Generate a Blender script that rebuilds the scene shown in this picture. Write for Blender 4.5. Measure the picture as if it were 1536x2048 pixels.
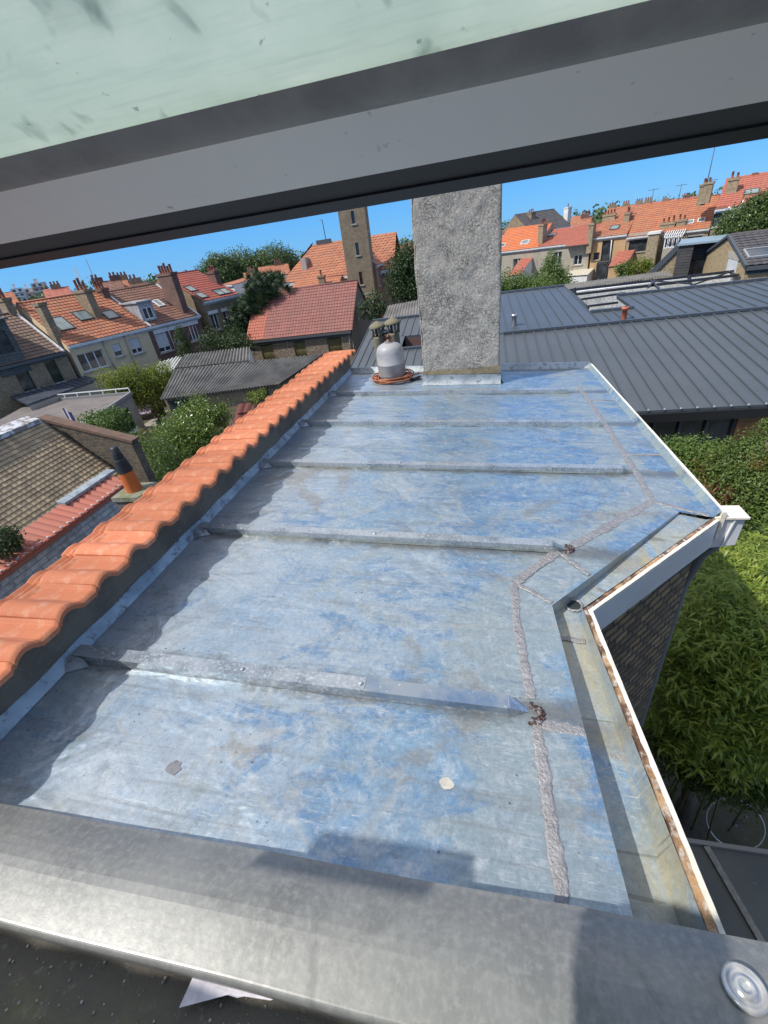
import bpy, math, random
from math import sin, cos, tan, pi, radians as rad, atan2, sqrt, hypot
from mathutils import Vector, Matrix
scene = bpy.context.scene
for o in list(bpy.data.objects): bpy.data.objects.remove(o)
V = Vector
# ------------------------------------------------------------------ camera
F = 861.8
PITCH = rad(31.74); ROLL = math.atan(.15028)
RZ = Matrix.Rotation(rad(15), 3, 'Z')
_f = V((0, cos(PITCH), -sin(PITCH))); _u = V((0, sin(PITCH), cos(PITCH))); _r = V((1, 0, 0))
CR = RZ @ (_r*cos(ROLL) - _u*sin(ROLL)); CU = RZ @ (_u*cos(ROLL) + _r*sin(ROLL)); CF = RZ @ _f
cd = bpy.data.cameras.new('camera'); cam = bpy.data.objects.new('camera', cd); scene.collection.objects.link(cam)
m = Matrix.Identity(4)
for i in range(3): m[i][0] = CR[i]; m[i][1] = CU[i]; m[i][2] = -CF[i]
cam.matrix_world = m
cd.sensor_fit = 'VERTICAL'; cd.sensor_height = 36; cd.sensor_width = 27; cd.lens = 36*F/2048
cd.clip_start = .02; cd.clip_end = 3000
scene.camera = cam
scene.render.resolution_x = 768; scene.render.resolution_y = 1024
# ------------------------------------------------------------------ light
SUN_EL = rad(50); SUN_AZ = atan2(-.866, -.5)      # azimuth clockwise from +Y
SD = V((sin(SUN_AZ)*cos(SUN_EL), cos(SUN_AZ)*cos(SUN_EL), sin(SUN_EL)))
w = bpy.data.worlds.new('World'); scene.world = w; w.use_nodes = True
nt = w.node_tree; bg = nt.nodes['Background']
sky = nt.nodes.new('ShaderNodeTexSky'); sky.sky_type = 'NISHITA'; sky.sun_disc = False
sky.sun_elevation = SUN_EL; sky.sun_rotation = SUN_AZ; sky.air_density = 1.0; sky.dust_density = .0; sky.ozone_density = 1.5
def _mix(a, c, fac, mode='MIX'):
    x = nt.nodes.new('ShaderNodeMix'); x.data_type = 'RGBA'; x.blend_type = mode
    for k, s in ((0, fac), (6, a), (7, c)):
        if isinstance(s, (int, float)): x.inputs[k].default_value = s
        elif isinstance(s, tuple): x.inputs[k].default_value = (*s, 1)
        else: nt.links.new(s, x.inputs[k])
    return x.outputs[2]
_t = _mix(sky.outputs[0], (.28, .55, .95), 1., 'MULTIPLY')          # clean sea air: deep blue down to the horizon
_t = _mix(_t, (.35, 2.0, 5.0), .6)
_tc = nt.nodes.new('ShaderNodeTexCoord'); _sp = nt.nodes.new('ShaderNodeSeparateXYZ'); nt.links.new(_tc.outputs['Generated'], _sp.inputs[0])
_cn = nt.nodes.new('ShaderNodeTexNoise'); _cn.inputs['Scale'].default_value = 2.2; _cn.inputs['Detail'].default_value = 5; nt.links.new(_tc.outputs['Generated'], _cn.inputs['Vector'])
_r1 = nt.nodes.new('ShaderNodeValToRGB'); _r1.color_ramp.elements[0].position = .42; _r1.color_ramp.elements[1].position = .58; nt.links.new(_cn.outputs[0], _r1.inputs[0])
_r2 = nt.nodes.new('ShaderNodeValToRGB'); _r2.color_ramp.elements[0].position = .30; _r2.color_ramp.elements[1].position = .5; nt.links.new(_sp.outputs[2], _r2.inputs[0])
_m = _mix(_r1.outputs[0], _r2.outputs[0], 1., 'MULTIPLY')
_t = _mix(_t, (6.2, 5.8, 5.2), _m)                                     # unseen broken white cloud, added overhead for neutral fill
nt.links.new(_t, bg.inputs[0]); bg.inputs[1].default_value = .15
sl = bpy.data.lights.new('sun', 'SUN'); sl.energy = 4.2; sl.angle = rad(.55); sl.color = (1, .95, .87)
so = bpy.data.objects.new('sun', sl); scene.collection.objects.link(so)
so.rotation_mode = 'QUATERNION'; so.rotation_quaternion = SD.to_track_quat('Z', 'Y')
scene.view_settings.view_transform = 'Standard'; scene.view_settings.look = 'None'
scene.view_settings.exposure = .25; scene.view_settings.gamma = 1
# ------------------------------------------------------------------ rays: photo pixel -> place
def ray(px, py): return CF + CR*((px-768)/F) - CU*((py-1024)/F)
def at_z(px, py, z): d = ray(px, py); return d*(z/d.z)
def at_y(px, py, y): d = ray(px, py); return d*(y/d.y)
def at_x(px, py, x): d = ray(px, py); return d*(x/d.x)
def at_r(px, py, r): d = ray(px, py); return d*(r/hypot(d.x, d.y))
def deckz(x, y): return -1.2 - .0582*x - .0208*y
def deck(px, py): d = ray(px, py); return d*(-1.2/(d.z+.0582*d.x+.0208*d.y))
G = -8.0
# ------------------------------------------------------------------ materials
def new_mat(name):
    mt = bpy.data.materials.new(name); mt.use_nodes = True
    return mt, mt.node_tree, mt.node_tree.nodes['Principled BSDF']
def N(nt, t, **kw):
    n = nt.nodes.new(t)
    for k, v in kw.items():
        if k.startswith('_'): setattr(n, k[1:], v)
        else: n.inputs[k].default_value = v
    return n
def ramp(nt, src, stops):
    r = nt.nodes.new('ShaderNodeValToRGB'); e = r.color_ramp.elements
    while len(e) < len(stops): e.new(.5)
    for i, (p, c) in enumerate(stops):
        e[i].position = p; e[i].color = (c, c, c, 1) if isinstance(c, (int, float)) else (*c, 1)
    nt.links.new(src, r.inputs[0]); return r.outputs[0]
def noise(nt, vec, scale, detail=5, rough=.55, dist=0):
    n = N(nt, 'ShaderNodeTexNoise', Scale=scale, Detail=detail, Roughness=rough, Distortion=dist)
    nt.links.new(vec, n.inputs['Vector']); return n.outputs[0]
def mixc(nt, fac, a, b, mode='MIX'):
    x = nt.nodes.new('ShaderNodeMix'); x.data_type = 'RGBA'; x.blend_type = mode
    if isinstance(fac, (int, float)): x.inputs[0].default_value = fac
    else: nt.links.new(fac, x.inputs[0])
    for i, s in ((6, a), (7, b)):
        if isinstance(s, tuple): x.inputs[i].default_value = (*s, 1)
        else: nt.links.new(s, x.inputs[i])
    return x.outputs[2]
def mapping(nt, vec, scale=(1, 1, 1), rot=(0, 0, 0)):
    mp = nt.nodes.new('ShaderNodeMapping'); mp.inputs['Scale'].default_value = scale; mp.inputs['Rotation'].default_value = rot
    nt.links.new(vec, mp.inputs[0]); return mp.outputs[0]
def bump(nt, bs, h, strength, dist=.01):
    b = N(nt, 'ShaderNodeBump', Strength=strength, Distance=dist); nt.links.new(h, b.inputs['Height']); nt.links.new(b.outputs[0], bs.inputs['Normal']); return b
MATS = {}
def mat(name, base, c2=None, scale=3., lo=.42, hi=.6, c3=None, s3=20., l3=.55, h3=.7, rough=.8, metal=0., bmp=0., bs=40., bd=.01, spec=.5):
    """mottled surface: base, c2 by large noise, c3 by finer noise"""
    if name in MATS: return MATS[name]
    mt, nt, b = new_mat(name); co = N(nt, 'ShaderNodeTexCoord').outputs['Object']
    col = base
    if c2: col = mixc(nt, ramp(nt, noise(nt, co, scale, 7, .6), [(lo, 0.), (hi, 1.)]), base, c2)
    if c3: col = mixc(nt, ramp(nt, noise(nt, co, s3, 5, .65), [(l3, 0.), (h3, 1.)]), col, c3)
    if isinstance(col, tuple): b.inputs['Base Color'].default_value = (*col, 1)
    else: nt.links.new(col, b.inputs['Base Color'])
    b.inputs['Roughness'].default_value = rough; b.inputs['Metallic'].default_value = metal; b.inputs['Specular IOR Level'].default_value = spec
    if bmp: bump(nt, b, noise(nt, co, bs, 6, .65), bmp, bd)
    MATS[name] = mt; return mt
def brick(name, c1, c2, mortar, bw=.22, bh=.07, ms=.012, dirt=(.05, .045, .04), dl=.5, dh=.75, rough=.9, bmp=.6, warp=0):
    if name in MATS: return MATS[name]
    mt, nt, b = new_mat(name); co = N(nt, 'ShaderNodeTexCoord').outputs['Object']
    sp = N(nt, 'ShaderNodeSeparateXYZ'); nt.links.new(co, sp.inputs[0])
    ad = N(nt, 'ShaderNodeMath', _operation='ADD'); nt.links.new(sp.outputs[0], ad.inputs[0]); nt.links.new(sp.outputs[1], ad.inputs[1])
    cb = N(nt, 'ShaderNodeCombineXYZ'); nt.links.new(ad.outputs[0], cb.inputs[0]); nt.links.new(sp.outputs[2], cb.inputs[1])
    br = N(nt, 'ShaderNodeTexBrick', Scale=1.); br.inputs['Brick Width'].default_value = bw; br.inputs['Row Height'].default_value = bh
    br.inputs['Mortar Size'].default_value = ms; br.inputs['Color1'].default_value = (*c1, 1); br.inputs['Color2'].default_value = (*c2, 1); br.inputs['Mortar'].default_value = (*mortar, 1)
    br.inputs['Bias'].default_value = .1
    if warp:
        wn = N(nt, 'ShaderNodeTexNoise', Scale=7., Detail=3.); nt.links.new(co, wn.inputs['Vector']); nt.links.new(mixc(nt, warp, cb.outputs[0], wn.outputs['Color'], 'ADD'), br.inputs['Vector'])
    else: nt.links.new(cb.outputs[0], br.inputs['Vector'])
    f1 = ramp(nt, noise(nt, co, 1.2, 6, .65), [(dl-.15, 0.), (dh+.1, .75)])
    col = mixc(nt, f1, br.outputs['Color'], dirt)
    f2 = ramp(nt, noise(nt, co, 9, 4, .7), [(.4, .75), (.65, 1.2)])
    col = mixc(nt, 1., col, f2, 'MULTIPLY')
    nt.links.new(col, b.inputs['Base Color']); b.inputs['Roughness'].default_value = rough
    mx = N(nt, 'ShaderNodeMath', _operation='ADD'); nt.links.new(br.outputs['Fac'], mx.inputs[0])
    nn = N(nt, 'ShaderNodeMath', _operation='MULTIPLY'); nt.links.new(noise(nt, co, 30, 5, .7), nn.inputs[0]); nn.inputs[1].default_value = -1.2
    nt.links.new(nn.outputs[0], mx.inputs[1])
    bp = bump(nt, b, mx.outputs[0], bmp, .012); bp.invert = True
    MATS[name] = mt; return mt
def tilemat(name, c1, c2, c3, rough=.75, streak=True, s=1.5):
    """fired clay: colour changes from tile to tile (UV cells), lichen and soot in clouds"""
    if name in MATS: return MATS[name]
    mt, nt, b = new_mat(name); co = N(nt, 'ShaderNodeTexCoord').outputs['Object']
    uv = N(nt, 'ShaderNodeTexCoord').outputs['UV']
    wn = N(nt, 'ShaderNodeTexWhiteNoise', _noise_dimensions='2D')
    fl = N(nt, 'ShaderNodeVectorMath', _operation='FLOOR'); nt.links.new(uv, fl.inputs[0]); nt.links.new(fl.outputs[0], wn.inputs['Vector'])
    col = mixc(nt, ramp(nt, wn.outputs['Value'], [(.1, 0.), (.9, 1.)]), c1, c2)
    col = mixc(nt, ramp(nt, noise(nt, co, s, 7, .65), [(.42, 0.), (.72, .85)]), col, c3)
    nt.links.new(col, b.inputs['Base Color']); b.inputs['Roughness'].default_value = rough
    bump(nt, b, noise(nt, co, 60, 4, .6), .25, .006)
    MATS[name] = mt; return mt
def leafmat(name, c1, c2, c3=None, f3=.8, trans=.35, rough=.45):
    if name in MATS: return MATS[name]
    mt, nt, b = new_mat(name); g = N(nt, 'ShaderNodeNewGeometry')
    co = N(nt, 'ShaderNodeTexCoord').outputs['Object']
    col = mixc(nt, g.outputs['Random Per Island'], c1, c2)
    if c3: col = mixc(nt, ramp(nt, noise(nt, co, 1.3, 3, .5), [(f3-.15, 0.), (f3, 1.)]), col, c3)
    nt.links.new(col, b.inputs['Base Color']); b.inputs['Roughness'].default_value = rough
    tr = N(nt, 'ShaderNodeBsdfTranslucent'); nt.links.new(col, tr.inputs[0])
    ms = N(nt, 'ShaderNodeMixShader'); ms.inputs[0].default_value = trans
    nt.links.new(b.outputs[0], ms.inputs[1]); nt.links.new(tr.outputs[0], ms.inputs[2])
    nt.links.new(ms.outputs[0], nt.nodes['Material Output'].inputs[0])
    MATS[name] = mt; return mt
# ------------------------------------------------------------------ mesh building
class MB:
    def __init__(s): s.v = []; s.f = []; s.uv = {}; s.sm = set()
    def quad(s, a, b, c, d, uv=None):
        n = len(s.v); s.v += [V(a), V(b), V(c), V(d)]; s.f.append((n, n+1, n+2, n+3))
        if uv: s.uv[len(s.f)-1] = uv
    def tri(s, a, b, c): n = len(s.v); s.v += [V(a), V(b), V(c)]; s.f.append((n, n+1, n+2))
    def poly(s, pts): n = len(s.v); s.v += [V(p) for p in pts]; s.f.append(tuple(range(n, n+len(pts))))
    def box(s, x0, x1, y0, y1, z0, z1): s.hexa([(x0, y0, z0), (x1, y0, z0), (x1, y1, z0), (x0, y1, z0), (x0, y0, z1), (x1, y0, z1), (x1, y1, z1), (x0, y1, z1)]); return s
    def hexa(s, p):
        n = len(s.v); s.v += [V(q) for q in p]
        for f in ((3, 2, 1, 0), (4, 5, 6, 7), (0, 1, 5, 4), (1, 2, 6, 5), (2, 3, 7, 6), (3, 0, 4, 7)): s.f.append(tuple(n+i for i in f))
        return s
    def slab(s, pts, thick):
        """polygon (top face pts) thickened along -z (or vector)"""
        t = V((0, 0, -thick)) if isinstance(thick, (int, float)) else V(thick)
        n = len(pts); P = [V(p) for p in pts]; Q = [p+t for p in P]; k = len(s.v); s.v += P+Q
        s.f.append(tuple(range(k, k+n))); s.f.append(tuple(range(k+2*n-1, k+n-1, -1)))
        for i in range(n): j = (i+1) % n; s.f.append((k+j, k+i, k+n+i, k+n+j))
        return s
    def beam(s, a, b, w, h, up=(0, 0, 1)):
        """box beam from a to b, centred"""
        a, b = V(a), V(b); d = (b-a).normalized(); sd = d.cross(V(up)).normalized(); u = sd.cross(d)
        s.hexa([a-sd*w/2-u*h/2, a+sd*w/2-u*h/2, b+sd*w/2-u*h/2, b-sd*w/2-u*h/2, a-sd*w/2+u*h/2, a+sd*w/2+u*h/2, b+sd*w/2+u*h/2, b-sd*w/2+u*h/2]); return s
    def tube(s, pts, r, n=8, cap=True, closed=False):
        P = [V(p) for p in pts]; R = r if isinstance(r, (list, tuple)) else [r]*len(P); k0 = len(s.v); m_ = len(P)
        prev = None
        for i, p in enumerate(P):
            if closed: t = P[(i+1) % m_]-P[i-1]
            else: t = (P[min(i+1, m_-1)]-P[max(i-1, 0)])
            t.normalize()
            if prev is None: a = t.cross(V((0, 0, 1)) if abs(t.z) < .9 else V((1, 0, 0))).normalized()
            else: a = (prev - t*prev.dot(t)).normalized()
            prev = a; b = t.cross(a)
            for j in range(n): an = 2*pi*j/n; s.v.append(p+(a*cos(an)+b*sin(an))*R[i])
        for i in range(m_ if closed else m_-1):
            i2 = (i+1) % m_
            for j in range(n):
                j2 = (j+1) % n; s.f.append((k0+i*n+j, k0+i*n+j2, k0+i2*n+j2, k0+i2*n+j)); s.sm.add(len(s.f)-1)
        if cap and not closed: s.f.append(tuple(k0+j for j in range(n))[::-1]); s.f.append(tuple(k0+(m_-1)*n+j for j in range(n)))
        return s
    def lathe(s, prof, c=(0, 0, 0), n=24, jit=0, rnd=None):
        k0 = len(s.v); c = V(c)
        for (r, z) in prof:
            for j in range(n):
                a = 2*pi*j/n; rr = r*(1+(rnd.uniform(-jit, jit) if rnd else 0)); s.v.append(c+V((rr*cos(a), rr*sin(a), z)))
        for i in range(len(prof)-1):
            for j in range(n):
                j2 = (j+1) % n; s.f.append((k0+i*n+j, k0+i*n+j2, k0+(i+1)*n+j2, k0+(i+1)*n+j)); s.sm.add(len(s.f)-1)
        return s
    def grid(s, fn, nu, nv, smooth=True, uvf=None):
        k0 = len(s.v)
        for i in range(nu+1):
            for j in range(nv+1): s.v.append(V(fn(i/nu, j/nv)))
        for i in range(nu):
            for j in range(nv):
                s.f.append((k0+i*(nv+1)+j, k0+(i+1)*(nv+1)+j, k0+(i+1)*(nv+1)+j+1, k0+i*(nv+1)+j+1))
                if smooth: s.sm.add(len(s.f)-1)
                if uvf: s.uv[len(s.f)-1] = [uvf((i+.5)/nu, (j+.5)/nv)]*4
        return s
    def build(s, name, material, parent=None, bevel=0, smooth=False):
        me = bpy.data.meshes.new(name); me.from_pydata([tuple(p) for p in s.v], [], s.f)
        if s.uv:
            ul = me.uv_layers.new(name='UVMap')
            for fi, u in s.uv.items():
                p = me.polygons[fi]
                for k, li in enumerate(p.loop_indices): ul.data[li].uv = u[k]
        for i in (range(len(s.f)) if smooth else s.sm): me.polygons[i].use_smooth = True
        me.materials.append(material); me.update()
        o = bpy.data.objects.new(name, me); scene.collection.objects.link(o)
        if parent: o.parent = parent
        if bevel:
            md = o.modifiers.new('bevel', 'BEVEL'); md.width = bevel; md.segments = 2; md.limit_method = 'ANGLE'; md.angle_limit = rad(40)
        return o
def tag(o, label=None, cat=None, group=None, kind=None):
    if label: o['label'] = label
    if cat: o['category'] = cat
    if group: o['group'] = group
    if kind: o['kind'] = kind
    return o
def thing(name, label, cat, loc=(0, 0, 0), rz=0, group=None):
    o = bpy.data.objects.new(name, None); scene.collection.objects.link(o); o.location = loc; o.rotation_euler = (0, 0, rz); o.empty_display_size = .2
    return tag(o, label, cat, group)
class Fr:
    """a thing's own axes: pixel -> local point on a plane"""
    def __init__(s, o): s.o = V(o.location); s.R = Matrix.Rotation(-o.rotation_euler.z, 3, 'Z')
    def loc(s, w_): return s.R @ (V(w_)-s.o)
    def hit(s, px, n, c):
        """local point where the pixel's ray meets n.p = c"""
        e = s.R @ (-s.o); d = s.R @ ray(*px); n = V(n); t = (c-n.dot(e))/n.dot(d); return e+d*t
def rel(o): return Fr(o)
# ------------------------------------------------------------------ leaves
def leaves(mb, blobs, n, size, rnd, aspect=.5, up=.3, shell=.45, droop=0.):
    """leaf quads scattered through ellipsoids (c, rx, ry, rz), clustered in sub-clumps"""
    vol = [b[1]*b[2]*b[3] for b in blobs]; tot = sum(v_**.75 for v_ in vol)
    for b, vv in zip(blobs, vol):
        k = int(n*vv**.75/tot); c, rx, ry, rz_ = V(b[0]), b[1], b[2], b[3]
        nc = max(3, k//22); cl = []
        for _ in range(nc):
            d = V((rnd.gauss(0, 1), rnd.gauss(0, 1), rnd.gauss(0, 1))).normalized(); r = shell+(1-shell)*rnd.random()**.6
            r *= 1+.12*sin(d.x*5+c.x)+.1*sin(d.y*7+c.y)
            cl.append((c+V((d.x*rx*r, d.y*ry*r, d.z*rz_*r)), d))
        cs = .26*min(rx, ry, rz_)+size
        for i in range(k):
            p0, d = cl[i % nc]; p = p0+V((rnd.gauss(0, 1), rnd.gauss(0, 1), rnd.gauss(0, 1)))*cs*.45
            nn = (d*.6+V((rnd.gauss(0, .6), rnd.gauss(0, .6), rnd.gauss(0, .6)+up))).normalized()
            a = nn.orthogonal().normalized(); a.rotate(Matrix.Rotation(rnd.uniform(0, 6.28), 3, nn))
            if droop: a = (a+V((0, 0, -droop))).normalized()
            bb = nn.cross(a).normalized(); L = size*rnd.uniform(.6, 1.3); W = L*aspect
            q = len(mb.v); mid = p+nn*L*.08
            mb.v += [p-a*L*.5, mid+bb*W*.5, p+a*L*.5, mid-bb*W*.5]; mb.f.append((q, q+1, q+2, q+3))
def trunk(mb, base, top, r0, rnd, limbs=(), n=7):
    base, top = V(base), V(top); k = 5; pts = []; rs = []
    for i in range(k+1):
        t = i/k; pts.append(base.lerp(top, t)+V((rnd.uniform(-.3, .3), rnd.uniform(-.3, .3), 0))*r0*2*(0 if i == 0 else 1)); rs.append(r0*(1-.6*t))
    mb.tube(pts, rs, n)
    for tgt in limbs:
        s0 = base.lerp(top, rnd.uniform(.4, .85)); e = V(tgt); md = s0.lerp(e, .5)+V((0, 0, .15*(e-s0).length*.4))
        mb.tube([s0, md, e], [r0*.45, r0*.28, r0*.1], 5)
BARK = mat('bark', (.10, .08, .06), (.16, .13, .10), 6, rough=.95, bmp=.6)
def plant(name, label, cat, blobs, n, size, lm, seed, aspect=.5, tr=.12, group=None, droop=0., shell=.45, up=.3, crown='crown', base_z=None, nl=5):
    rnd = random.Random(seed); cx = sum(b[0][0] for b in blobs)/len(blobs); cy = sum(b[0][1] for b in blobs)/len(blobs)
    bz = G if base_z is None else base_z
    t = thing(name, label, cat, (cx, cy, bz), 0, group); off = V((cx, cy, bz))
    bl = [(V(b[0])-off, b[1], b[2], b[3]) for b in blobs]
    mb = MB(); leaves(mb, bl, n, size, rnd, aspect, up, shell, droop); mb.build(crown, lm, t)
    top = max(b[0].z+b[3]*.3 for b in bl); tk = MB()
    trunk(tk, (0, 0, 0), (0, 0, top), tr, rnd, [b[0]+V((rnd.uniform(-.5, .5)*b[1], rnd.uniform(-.5, .5)*b[2], 0)) for b in (bl*3)[:nl]])
    tk.build('trunk' if cat == 'tree' else 'stem', BARK, t)
    return t
# ------------------------------------------------------------------ setting: ground
rnd = random.Random(3)
soil = mat('soil', (.075, .065, .05), (.05, .06, .03), .6, c3=(.16, .14, .11), s3=8, l3=.6, h3=.75, rough=.95, bmp=.6, bs=15, bd=.03)
gm = MB(); gm.quad((-900, -400, G), (900, -400, G), (900, 1200, G), (-900, 1200, G)); tag(gm.build('ground', soil), kind='structure')
# ------------------------------------------------------------------ zinc
def zincmat(name, kind='deck'):
    mt, nt, b = new_mat(name); co = N(nt, 'ShaderNodeTexCoord').outputs['Object']
    sp = N(nt, 'ShaderNodeSeparateXYZ'); nt.links.new(co, sp.inputs[0])
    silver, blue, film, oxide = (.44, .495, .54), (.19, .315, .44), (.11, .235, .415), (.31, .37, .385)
    def ma(op, a, c=None, d=None):
        x = N(nt, 'ShaderNodeMath', _operation=op)
        for i, s in enumerate((a, c, d)):
            if s is None: continue
            if isinstance(s, (int, float)): x.inputs[i].default_value = s
            else: nt.links.new(s, x.inputs[i])
        return x.outputs[0]
    n1 = noise(nt, co, 1.3, 8, .68, .5); nb = noise(nt, mapping(nt, co, (.8, 1.6, 1)), 2.6, 7, .7, .9)
    # protective film still blue to the right, worn silver left, partly painted sun sheen
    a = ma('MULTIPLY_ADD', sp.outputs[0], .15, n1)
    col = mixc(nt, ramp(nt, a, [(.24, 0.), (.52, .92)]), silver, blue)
    n2 = noise(nt, mapping(nt, co, (1, 1.5, 1)), 3.6, 9, .72, 1.1); a2 = ma('MULTIPLY_ADD', sp.outputs[0], .07, n2)
    col = mixc(nt, ramp(nt, a2, [(.49, 0.), (.58, .75)]), col, film)
    # chalky oxide with hard edges, chiefly beside the solder
    xs = ma('SUBTRACT', sp.outputs[0], ma('MULTIPLY', ramp(nt, sp.outputs[1], [(.0, 0.), (.001, 0.)]), 0.))
    step_ = ramp(nt, ma('MULTIPLY', sp.outputs[1], .2), [(.26, 0.), (.42, 1.)])
    line = ma('MULTIPLY_ADD', step_, .74, .10); d = ma('ABSOLUTE', ma('SUBTRACT', sp.outputs[0], line))
    near = ma('ADD', d, ma('MULTIPLY', ma('SUBTRACT', nb, .5), .9))
    col = mixc(nt, ramp(nt, near, [(.10, .85), (.16, .6), (.19, 0.)]), col, oxide)
    n3 = noise(nt, co, 2.1, 9, .74, 1.3)
    col = mixc(nt, ramp(nt, n3, [(.55, 0.), (.575, .55), (.7, .75)]), col, oxide)
    n4 = noise(nt, mapping(nt, co, (1, 2.4, 1), (0, 0, .3)), 4.5, 9, .78, .8)
    col = mixc(nt, ramp(nt, n4, [(.66, 0.), (.70, .55), (.8, .8)]), col, (.50, .48, .43))
    n5 = noise(nt, co, 22, 9, .82, .4)
    col = mixc(nt, ramp(nt, n5, [(.38, .6), (.50, 0.), (.56, 0.), (.68, .55)]), col, (.50, .54, .57))
    n5b = noise(nt, co, 48, 8, .85)
    col = mixc(nt, ramp(nt, n5b, [(.56, 0.), (.68, .7)]), col, (.15, .17, .20))
    n5c = noise(nt, mapping(nt, co, (1, 1.7, 1)), 7, 9, .8, .6)
    col = mixc(nt, ramp(nt, n5c, [(.34, .5), (.48, 0.)]), col, (.28, .31, .34))
    for sc, rt, st in (((9, 120, 1), .7, .4), ((12, 150, 1), -.9, .45), ((10, 130, 1), 1.35, .4), ((12, 140, 1), 2.3, .45), ((14, 120, 1), -.5, .3)):
        s_ = noise(nt, mapping(nt, co, sc, (0, 0, rt)), 1.3, 2, .5, 1.2); gt_ = noise(nt, mapping(nt, co, (1.3+rt, 1.7, 1)), 2.2, 2, .5)
        col = mixc(nt, ma('MULTIPLY', ramp(nt, s_, [(.66, 0.), (.70, st)]), ramp(nt, gt_, [(.46, 0.), (.6, 1.)])), col, (.70, .72, .72))
    # run-off streaks towards the gutter, dirt held along the battens
    rs = noise(nt, mapping(nt, co, (.9, 15, 1)), 1.5, 6, .7, .5)
    col = mixc(nt, ramp(nt, rs, [(.54, 0.), (.68, .42)]), col, (.19, .19, .18))
    fy = ma('ABSOLUTE', ma('SUBTRACT', ma('FRACT', ma('DIVIDE', ma('ADD', sp.outputs[1], -.41), .803)), .5))
    dm = ma('ADD', fy, ma('MULTIPLY', ma('SUBTRACT', n5c, .5), .22))
    col = mixc(nt, ramp(nt, dm, [(.02, .75), (.085, 0.)]), col, (.15, .15, .145))
    rg = noise(nt, co, 2.4, 2, .4, .3)
    col = mixc(nt, ramp(nt, rg, [(.565, 0.), (.575, .35), (.585, .0)]), col, (.48, .47, .43))
    vo = N(nt, 'ShaderNodeTexVoronoi', Scale=26.); nt.links.new(co, vo.inputs['Vector'])
    vg = noise(nt, co, 5, 2, .5)
    col = mixc(nt, ramp(nt, ma('ADD', vo.outputs['Distance'], ma('MULTIPLY', vg, .25)), [(.16, .85), (.20, 0.)]), col, (.10, .09, .08))
    st = noise(nt, co, 1.7, 8, .75, 1.5)
    col = mixc(nt, ramp(nt, st, [(.58, 0.), (.66, .45)]), col, (.27, .215, .15))
    if kind == 'gutter':
        g1 = noise(nt, co, 3.4, 7, .65, .6)
        col = mixc(nt, ramp(nt, g1, [(.36, 0.), (.56, .7)]), col, (.35, .35, .30))
        g2 = noise(nt, mapping(nt, co, (9, 1.0, 1)), 1.2, 7, .7, .8)
        col = mixc(nt, ramp(nt, g2, [(.45, 0.), (.62, .62)]), col, (.40, .345, .19))
        g3 = noise(nt, mapping(nt, co, (2, 30, 1)), 1., 3, .5, .9)
        col = mixc(nt, ramp(nt, g3, [(.66, 0.), (.69, .5)]), col, (.14, .14, .11))
    if kind == 'edge':
        col = mixc(nt, ramp(nt, n3, [(.4, 0.), (.52, .8)]), col, (.40, .46, .42))
    col = mixc(nt, 1., col, ramp(nt, noise(nt, co, 75, 9, .85, .3), [(.34, .80), (.5, 1.), (.66, 1.18)]), 'MULTIPLY')
    nt.links.new(col, b.inputs['Base Color']); b.inputs['Metallic'].default_value = .5 if kind != 'gutter' else .2
    nt.links.new(ramp(nt, n5c, [(.3, .27), (.7, .46)]), b.inputs['Roughness'])
    b1 = bump(nt, b, noise(nt, mapping(nt, co, (1, 1.4, 1), (0, 0, .4)), 3.4, 3, .5, .7), .8, .03)
    b2 = N(nt, 'ShaderNodeBump', Strength=.4, Distance=.002); nt.links.new(n5, b2.inputs['Height']); nt.links.new(b1.outputs[0], b2.inputs['Normal']); nt.links.new(b2.outputs[0], b.inputs['Normal'])
    return mt
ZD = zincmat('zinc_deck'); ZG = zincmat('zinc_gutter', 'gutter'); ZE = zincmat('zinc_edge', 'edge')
GALV = mat('galvanised', (.42, .46, .50), (.25, .29, .33), 9, .45, .65, (.58, .62, .65), 90, .5, .66, rough=.36, metal=.6, bmp=.1, bs=80, bd=.002)
GALVB = mat('bright_zinc', (.37, .42, .47), (.20, .29, .42), 7, .50, .66, (.7, .75, .8), 60, .62, .7, rough=.3, metal=.7)
SOLDER = mat('solder', (.32, .305, .30), (.42, .405, .40), 40, .4, .65, (.20, .16, .15), 90, .58, .7, rough=.42, metal=.5, bmp=1., bs=110, bd=.006)
RUSTY = mat('rusty_flux', (.10, .055, .045), (.45, .42, .42), 60, .5, .62, (.05, .03, .03), 150, .5, .6, rough=.5, metal=.4, bmp=1., bs=160, bd=.008)
MORTAR = mat('mortar', (.21, .165, .12), (.14, .11, .085), 3, c3=(.22, .19, .15), s3=60, rough=.95, bmp=.7, bs=70, bd=.006)
LEAD = mat('flashing_zinc', (.40, .45, .48), (.27, .31, .34), 6, .42, .6, (.17, .165, .16), 26, .54, .66, rough=.5, metal=.4, bmp=.5, bs=20, bd=.008)
WOOD = mat('weathered_wood', (.44, .27, .14), (.13, .065, .035), 11, .44, .56, (.50, .44, .38), 38, .52, .64, rough=.9, bmp=.9, bs=60, bd=.008)
CREAM = mat('flaking_cream_paint', (.74, .68, .56), (.82, .80, .74), 8, c3=(.40, .27, .16), s3=22, l3=.66, h3=.72, rough=.6, bmp=.5, bs=50)
PVCW = mat('white_pvc', (.62, .63, .66), (.54, .55, .58), 4, rough=.35, c3=(.40, .40, .42), s3=50, l3=.7, h3=.8)
BR_OLD = brick('old_brown_brick', (.20, .145, .09), (.12, .09, .065), (.15, .135, .11), .20, .072, .012, (.04, .035, .03))
BR_DEEP = brick('deep_brown_brick', (.52, .33, .16), (.24, .16, .09), (.10, .085, .07), .15, .058, .012, (.09, .07, .05), .45, .8, bmp=1., warp=.05)
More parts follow.
